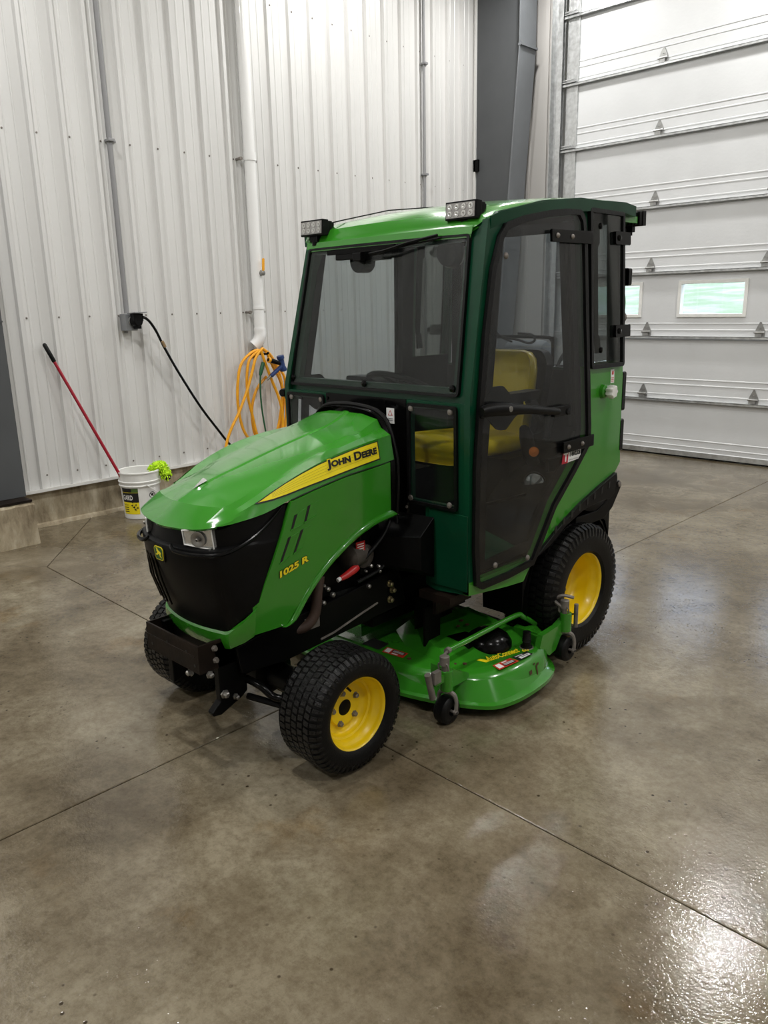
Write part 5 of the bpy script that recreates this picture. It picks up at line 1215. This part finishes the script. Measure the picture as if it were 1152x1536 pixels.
# gauge wheels, left front / left rear and their twins on the right
def gauge(y, sg, rear_):
    global ORG
    r, w_ = .058, .062; x = sg*(.575 if not rear_ else .672); z0 = .05 if rear_ else 0; ORG = Vector((CX, 0, z0))
    b = B(); b.lathe((x, y, r), (1, 0, 0), [(-.031, .02), (-.031, .040), (-.029, .050), (-.020, r), (0, r+.0005), (.020, r), (.029, .050), (.031, .040), (.031, .02), (.012, .018), (.012, .0)], 32, cap=False); g_ = obj('gauge_wheel', b, 'rubber', dk, smooth=40, fix=False)
    b = B(); b.tube([(x+sg*.004, y, .140), (x+sg*.030, y+.010, .128), (x+sg*.042, y+.012, .10), (x+sg*.044, y+.006, r)], [.011, .010, .008, .009], 8, smooth=4); b.tube([(x, y, .140), (x-.030, y, .128), (x-.042, y, .10), (x-.044, y, r)], [.011, .010, .008, .009], 8, smooth=4)
    b.cyl((x-.05, y, r), (x+.054*sg if sg > 0 else x-.05, y, r), .006, 8); b.lathe((x+sg*.040, y+.004, r), (sg, 0, 0), [(0, .013), (.006, .013), (.007, .008), (.014, .008)], 6); obj('wheel_yoke', b, 'dull', dk, smooth=True)
    b = B(); b.lathe((x, y, .138), (0, 0, 1), [(0, .022), (.008, .024), (.012, .018)], 14); obj('yoke_washer', b, 'steel', dk)
    b = B(); b.lathe((x, y, .146), (0, 0, 1), [(0, .027), (.085, .027), (.087, .024)], 18)
    if not rear_:
        b.add([(x-sg*.02, y+.02, .150), (x-sg*.02, y+.13, .150), (x-sg*.02, y+.13, .175), (x-sg*.02, y+.02, .232), (x+sg*.012, y+.02, .150), (x+sg*.012, y+.13, .150), (x+sg*.012, y+.13, .175), (x+sg*.012, y+.02, .232)], [(0, 1, 2, 3), (7, 6, 5, 4), (0, 4, 5, 1), (1, 5, 6, 2), (2, 6, 7, 3), (3, 7, 4, 0)])
        b.box((x-sg*.045, y+.02, .21), (.09, .025, .04)); b.box((x-sg*.005, y-.04, .205), (.03, .08, .03))
    else:
        b.plate([(y-.20, .122), (y-.18, .175), (y-.06, .182), (y-.01, .200), (y+.055, .205), (y+.055, .145), (y-.03, .125), (y-.07, .07), (y-.12, .06)], lambda u, v, t: (x-sg*.02+t, u, v), -.012, .016)
        b.box((x-sg*.09, y-.15, .14), (.16, .03, .06))
    obj('wheel_bracket', b, 'green', dk, smooth=30)
    b = B(); b.lathe((x, y-.012, .233), (0, 0, 1), [(0, .012), (.024, .012), (.026, .020), (.062, .020), (.064, .017)], 16); b.tube([(x-.02, y-.02, .235), (x-.022, y-.022, .262), (x+.02, y-.02, .268), (x+.024, y-.016, .240)], .004, 6, smooth=3); obj('height_pin', b, 'dull', dk, smooth=True)
    if not rear_:
        b = B(); b.cyl((x+.0*sg, y-.085, .138), (x, y-.115, .252), .0135, 10); b.box((x+.01*sg, y-.075, .23), (.02, .04, .05)); obj('pin_lever', b, 'dull', dk, smooth=True)
    else:
        b = B(); b.cyl((x+.02*sg, y+.055, .150), (x+.02*sg, y+.055, .262), .010, 10); b.tube([(x, y-.02, .262), (x-.03, y-.03, .278), (x-.05, y-.02, .29), (x-.02, y+.0, .31), (x+.02, y+.03, .30)], .008, 6, smooth=3); obj('pin_lever', b, 'dull', dk, smooth=True)
for sg in (1, -1):
    gauge(2.243, sg, False); gauge(2.975, sg, True)
ORG = Vector((CX, 0, 0))
# deck lettering and safety labels
zt = .1745
q = [(.583, 2.510, zt), (.628, 2.685, zt), (.540, 2.530, zt), (.588, 2.703, zt)]
text('lettering', 'AutoConnect', q, 'decal_yellow', dk, off=.035, shear=.2)
b = B(); b.add([(.580, 2.500, zt), (.586, 2.530, zt), (.540, 2.512, zt), (.536, 2.490, zt)], [(0, 1, 2), (0, 2, 3)]); obj('arrow_mark', b, 'decal_yellow', dk, fix=False)
text('lettering', '60', [(.640, 2.690, zt), (.650, 2.722, zt), (.618, 2.700, zt), (.628, 2.730, zt)], 'decal_yellow', dk, off=.02)
def qplate(nm, q, m_, z, par=dk):
    b = B(); b.add([(x, y, z) for x, y in q], [(0, 1, 2, 3)]); return obj(nm, b, m_, par, fix=False)
def sub(q, s0, s1, t0, t1):
    def P(s, t):
        a, b_, c, d = [Vector(p) for p in q]; return tuple((a*(1-s)+b_*s)*(1-t)+(d*(1-s)+c*s)*t)
    return [P(s0, t0), P(s1, t0), P(s1, t1), P(s0, t1)]
M['label_red'] = mat('label_red', (.55, .03, .015), .45)
for q in ([(.617, 2.495), (.629, 2.604), (.676, 2.606), (.664, 2.480)], [(.165, 2.288), (.158, 2.340), (.260, 2.350), (.278, 2.300)][::1]):
    if q[0][0] < .3: q = [(.172, 2.282), (.285, 2.296), (.272, 2.346), (.155, 2.334)]
    qplate('safety_label', q, 'label_red', zt-.0005 if q[0][0] > .3 else zt+.0001)
    z_ = zt+.0004 if q[0][0] > .3 else zt+.001
    qplate('label_panel', sub(q, .06, .30, .14, .86), 'white', z_)
    qplate('label_panel', sub(q, .36, .92, .40, .88), 'bin', z_); qplate('label_panel', sub(q, .42, .70, .12, .28), 'white', z_)
    for t in (.46, .58, .70): qplate('label_line', sub(q, .40, .88, t, t+.05), 'white', z_+.0004)
q = [(.630, 2.615), (.645, 2.708), (.680, 2.703), (.676, 2.612)]
qplate('deck_label', q, 'bin', zt-.0003); qplate('label_panel', sub(q, .2, .9, .42, .86), 'white', zt+.0003); qplate('label_line', sub(q, .3, .8, .55, .7), 'grey', zt+.0008); qplate('label_line', sub(q, .1, .6, .15, .25), 'white', zt+.0004)
qplate('deck_plate', [(.045, 2.284), (.150, 2.286), (.138, 2.362), (.040, 2.362)], 'bin', zt+.001)
M['chip'] = mat('paint_chip', (.06, .025, .008), .8, var=.4)
def wall_at(a, t):       # point on the deck end wall, a = index along outline, t = 0..1 up the skirt
    HLs = sp2(HL); HTs = sp2(HT); i = int(a); fr = a-i
    p = Vector(HLs[i])*(1-fr)+Vector(HLs[i+1])*fr; q_ = Vector(HTs[i])*(1-fr)+Vector(HTs[i+1])*fr
    k = .45+.15*t; z = .09+.05*t; c = p*(1-k)+q_*k; return (c.x+.0025, c.y-.0005, z)
for (a0, a1, t0, t1) in ((25.5, 26.0, .35, .75), (27.1, 27.4, 0.0, .9), (27.4, 27.9, .75, 1.0), (26.6, 27.0, .95, 1.15)):
    b = B(); b.add([wall_at(a0, t0), wall_at(a1, t0+.05), wall_at(a1+.06, t1), wall_at(a0-.08, t1-.04)], [(0, 1, 2, 3)]); obj('paint_chip', b, 'chip', dk, fix=False)
for x, y in ((.31, 2.31), (.49, 2.40), (.52, 2.43), (.33, 2.62), (.35, 2.66), (.30, 2.68)):
    b = B(); b.lathe((x, y, .173 if y < 2.5 else .232), (0, 0, 1), [(0, .010), (.004, .009), (.006, .004)], 8); obj('deck_bolt', b, 'chip', dk)
# separate darker green strip covering the side faces of the roof
for sg in (1, -1):
    up_ = [(2.548, 1.972), (2.6, 1.990), (2.72, 2.018), (2.9, 2.047), (3.1, 2.067), (3.3, 2.081), (3.56, 2.089), (3.66, 2.078)]
    b = B(); b.loft([[(sg*(.536+.012*min(1, (y-2.548)/.15)), y, z), (sg*(.542+.010*min(1, (y-2.548)/.15)), y, z), (sg*(.540+.011*min(1, (y-2.548)/.15)), y, z-.046), (sg*.52, y, z-.046)] for y, z in up_], closed=True, caps=True); obj('roof_side_strip', b, 'dgreen', rf, smooth=30)

# ================================================================ machine parked between the tractor and the door (seen through the cab)
ORG = Vector((0, 0, 0))
pm = empty('parked_sprayer', (-4.55, 6.8, 0), 'grey wheeled machine with a tube frame and hose reel, seen through the cab glass', 'machine')
b = B(); b.tube([(-4.22, 6.65, .25), (-4.22, 6.65, 1.24), (-4.25, 6.65, 1.30), (-4.31, 6.65, 1.325), (-4.85, 6.65, 1.325), (-4.91, 6.65, 1.30), (-4.93, 6.65, 1.24), (-4.93, 6.65, .25)], .017, 10, smooth=3); obj('tube_frame', b, 'black', pm, smooth=True)
b = B(); b.box((-4.6, 6.8, .62), (.62, .50, .70)); b.box((-4.55, 6.8, .98), (.5, .4, .12)); obj('body', b, 'grey', pm, bevel=.03)
b = B(); b.lathe((-4.85, 6.8, 1.17), (1, 0, 0), [(0, .03), (.02, .10), (.05, .12), (.42, .12), (.46, .10), (.48, .03)], 20); obj('tank', b, 'column_light', pm, smooth=True)
b = B(); b.box((-4.44, 6.60, 1.06), (.14, .02, .06)); obj('stripe', b, 'lime', pm)
for k in range(4):
    b = B(); b.tube([(-4.20-.012*k, 6.9+(.20-.02*k)*math.cos(a), .98+(.20-.02*k)*math.sin(a)) for a in [2*PI*i/20 for i in range(20)]], .014, 8, closed=True); obj('reel_hose', b, 'rubber', pm, smooth=True)
b = B(); b.cyl((-4.45, 6.9, .98), (-4.16, 6.9, .98), .07, 14); obj('reel', b, 'black', pm)
for x in (-4.9, -4.24):
    for y in (6.5, 7.1):
        b = B(); b.lathe((x-.05, y, .2), (1, 0, 0), [(0, .12), (.01, .19), (.03, .2), (.08, .2), (.1, .19), (.11, .12)], 24); wh = obj('wheel', b, 'tyre', pm, smooth=True)
        b = B(); b.lathe((x-.052, y, .2), (1, 0, 0), [(0, .09), (.114, .09)], 16); obj('rim', b, 'dull', wh)
b = B(); b.box((-4.57, 6.8, .22), (.6, .7, .06)); b.cyl((-4.9, 6.5, .2), (-4.24, 6.5, .2), .02, 8); b.cyl((-4.9, 7.1, .2), (-4.24, 7.1, .2), .02, 8); obj('undercarriage', b, 'black', pm)
b = B(); b.tube([(-4.9, 6.6, 1.34), (-4.6, 6.6, 1.30), (-4.45, 6.58, 1.27), (-4.38, 6.58, 1.30), (-4.43, 6.6, 1.35), (-4.6, 6.62, 1.36)], .012, 8, smooth=4); b.tube([(-4.93, 6.6, 1.45), (-4.8, 6.6, 1.33), (-4.66, 6.6, 1.28)], .01, 8, smooth=3); obj('spray_hose', b, 'rubber', pm, smooth=True)
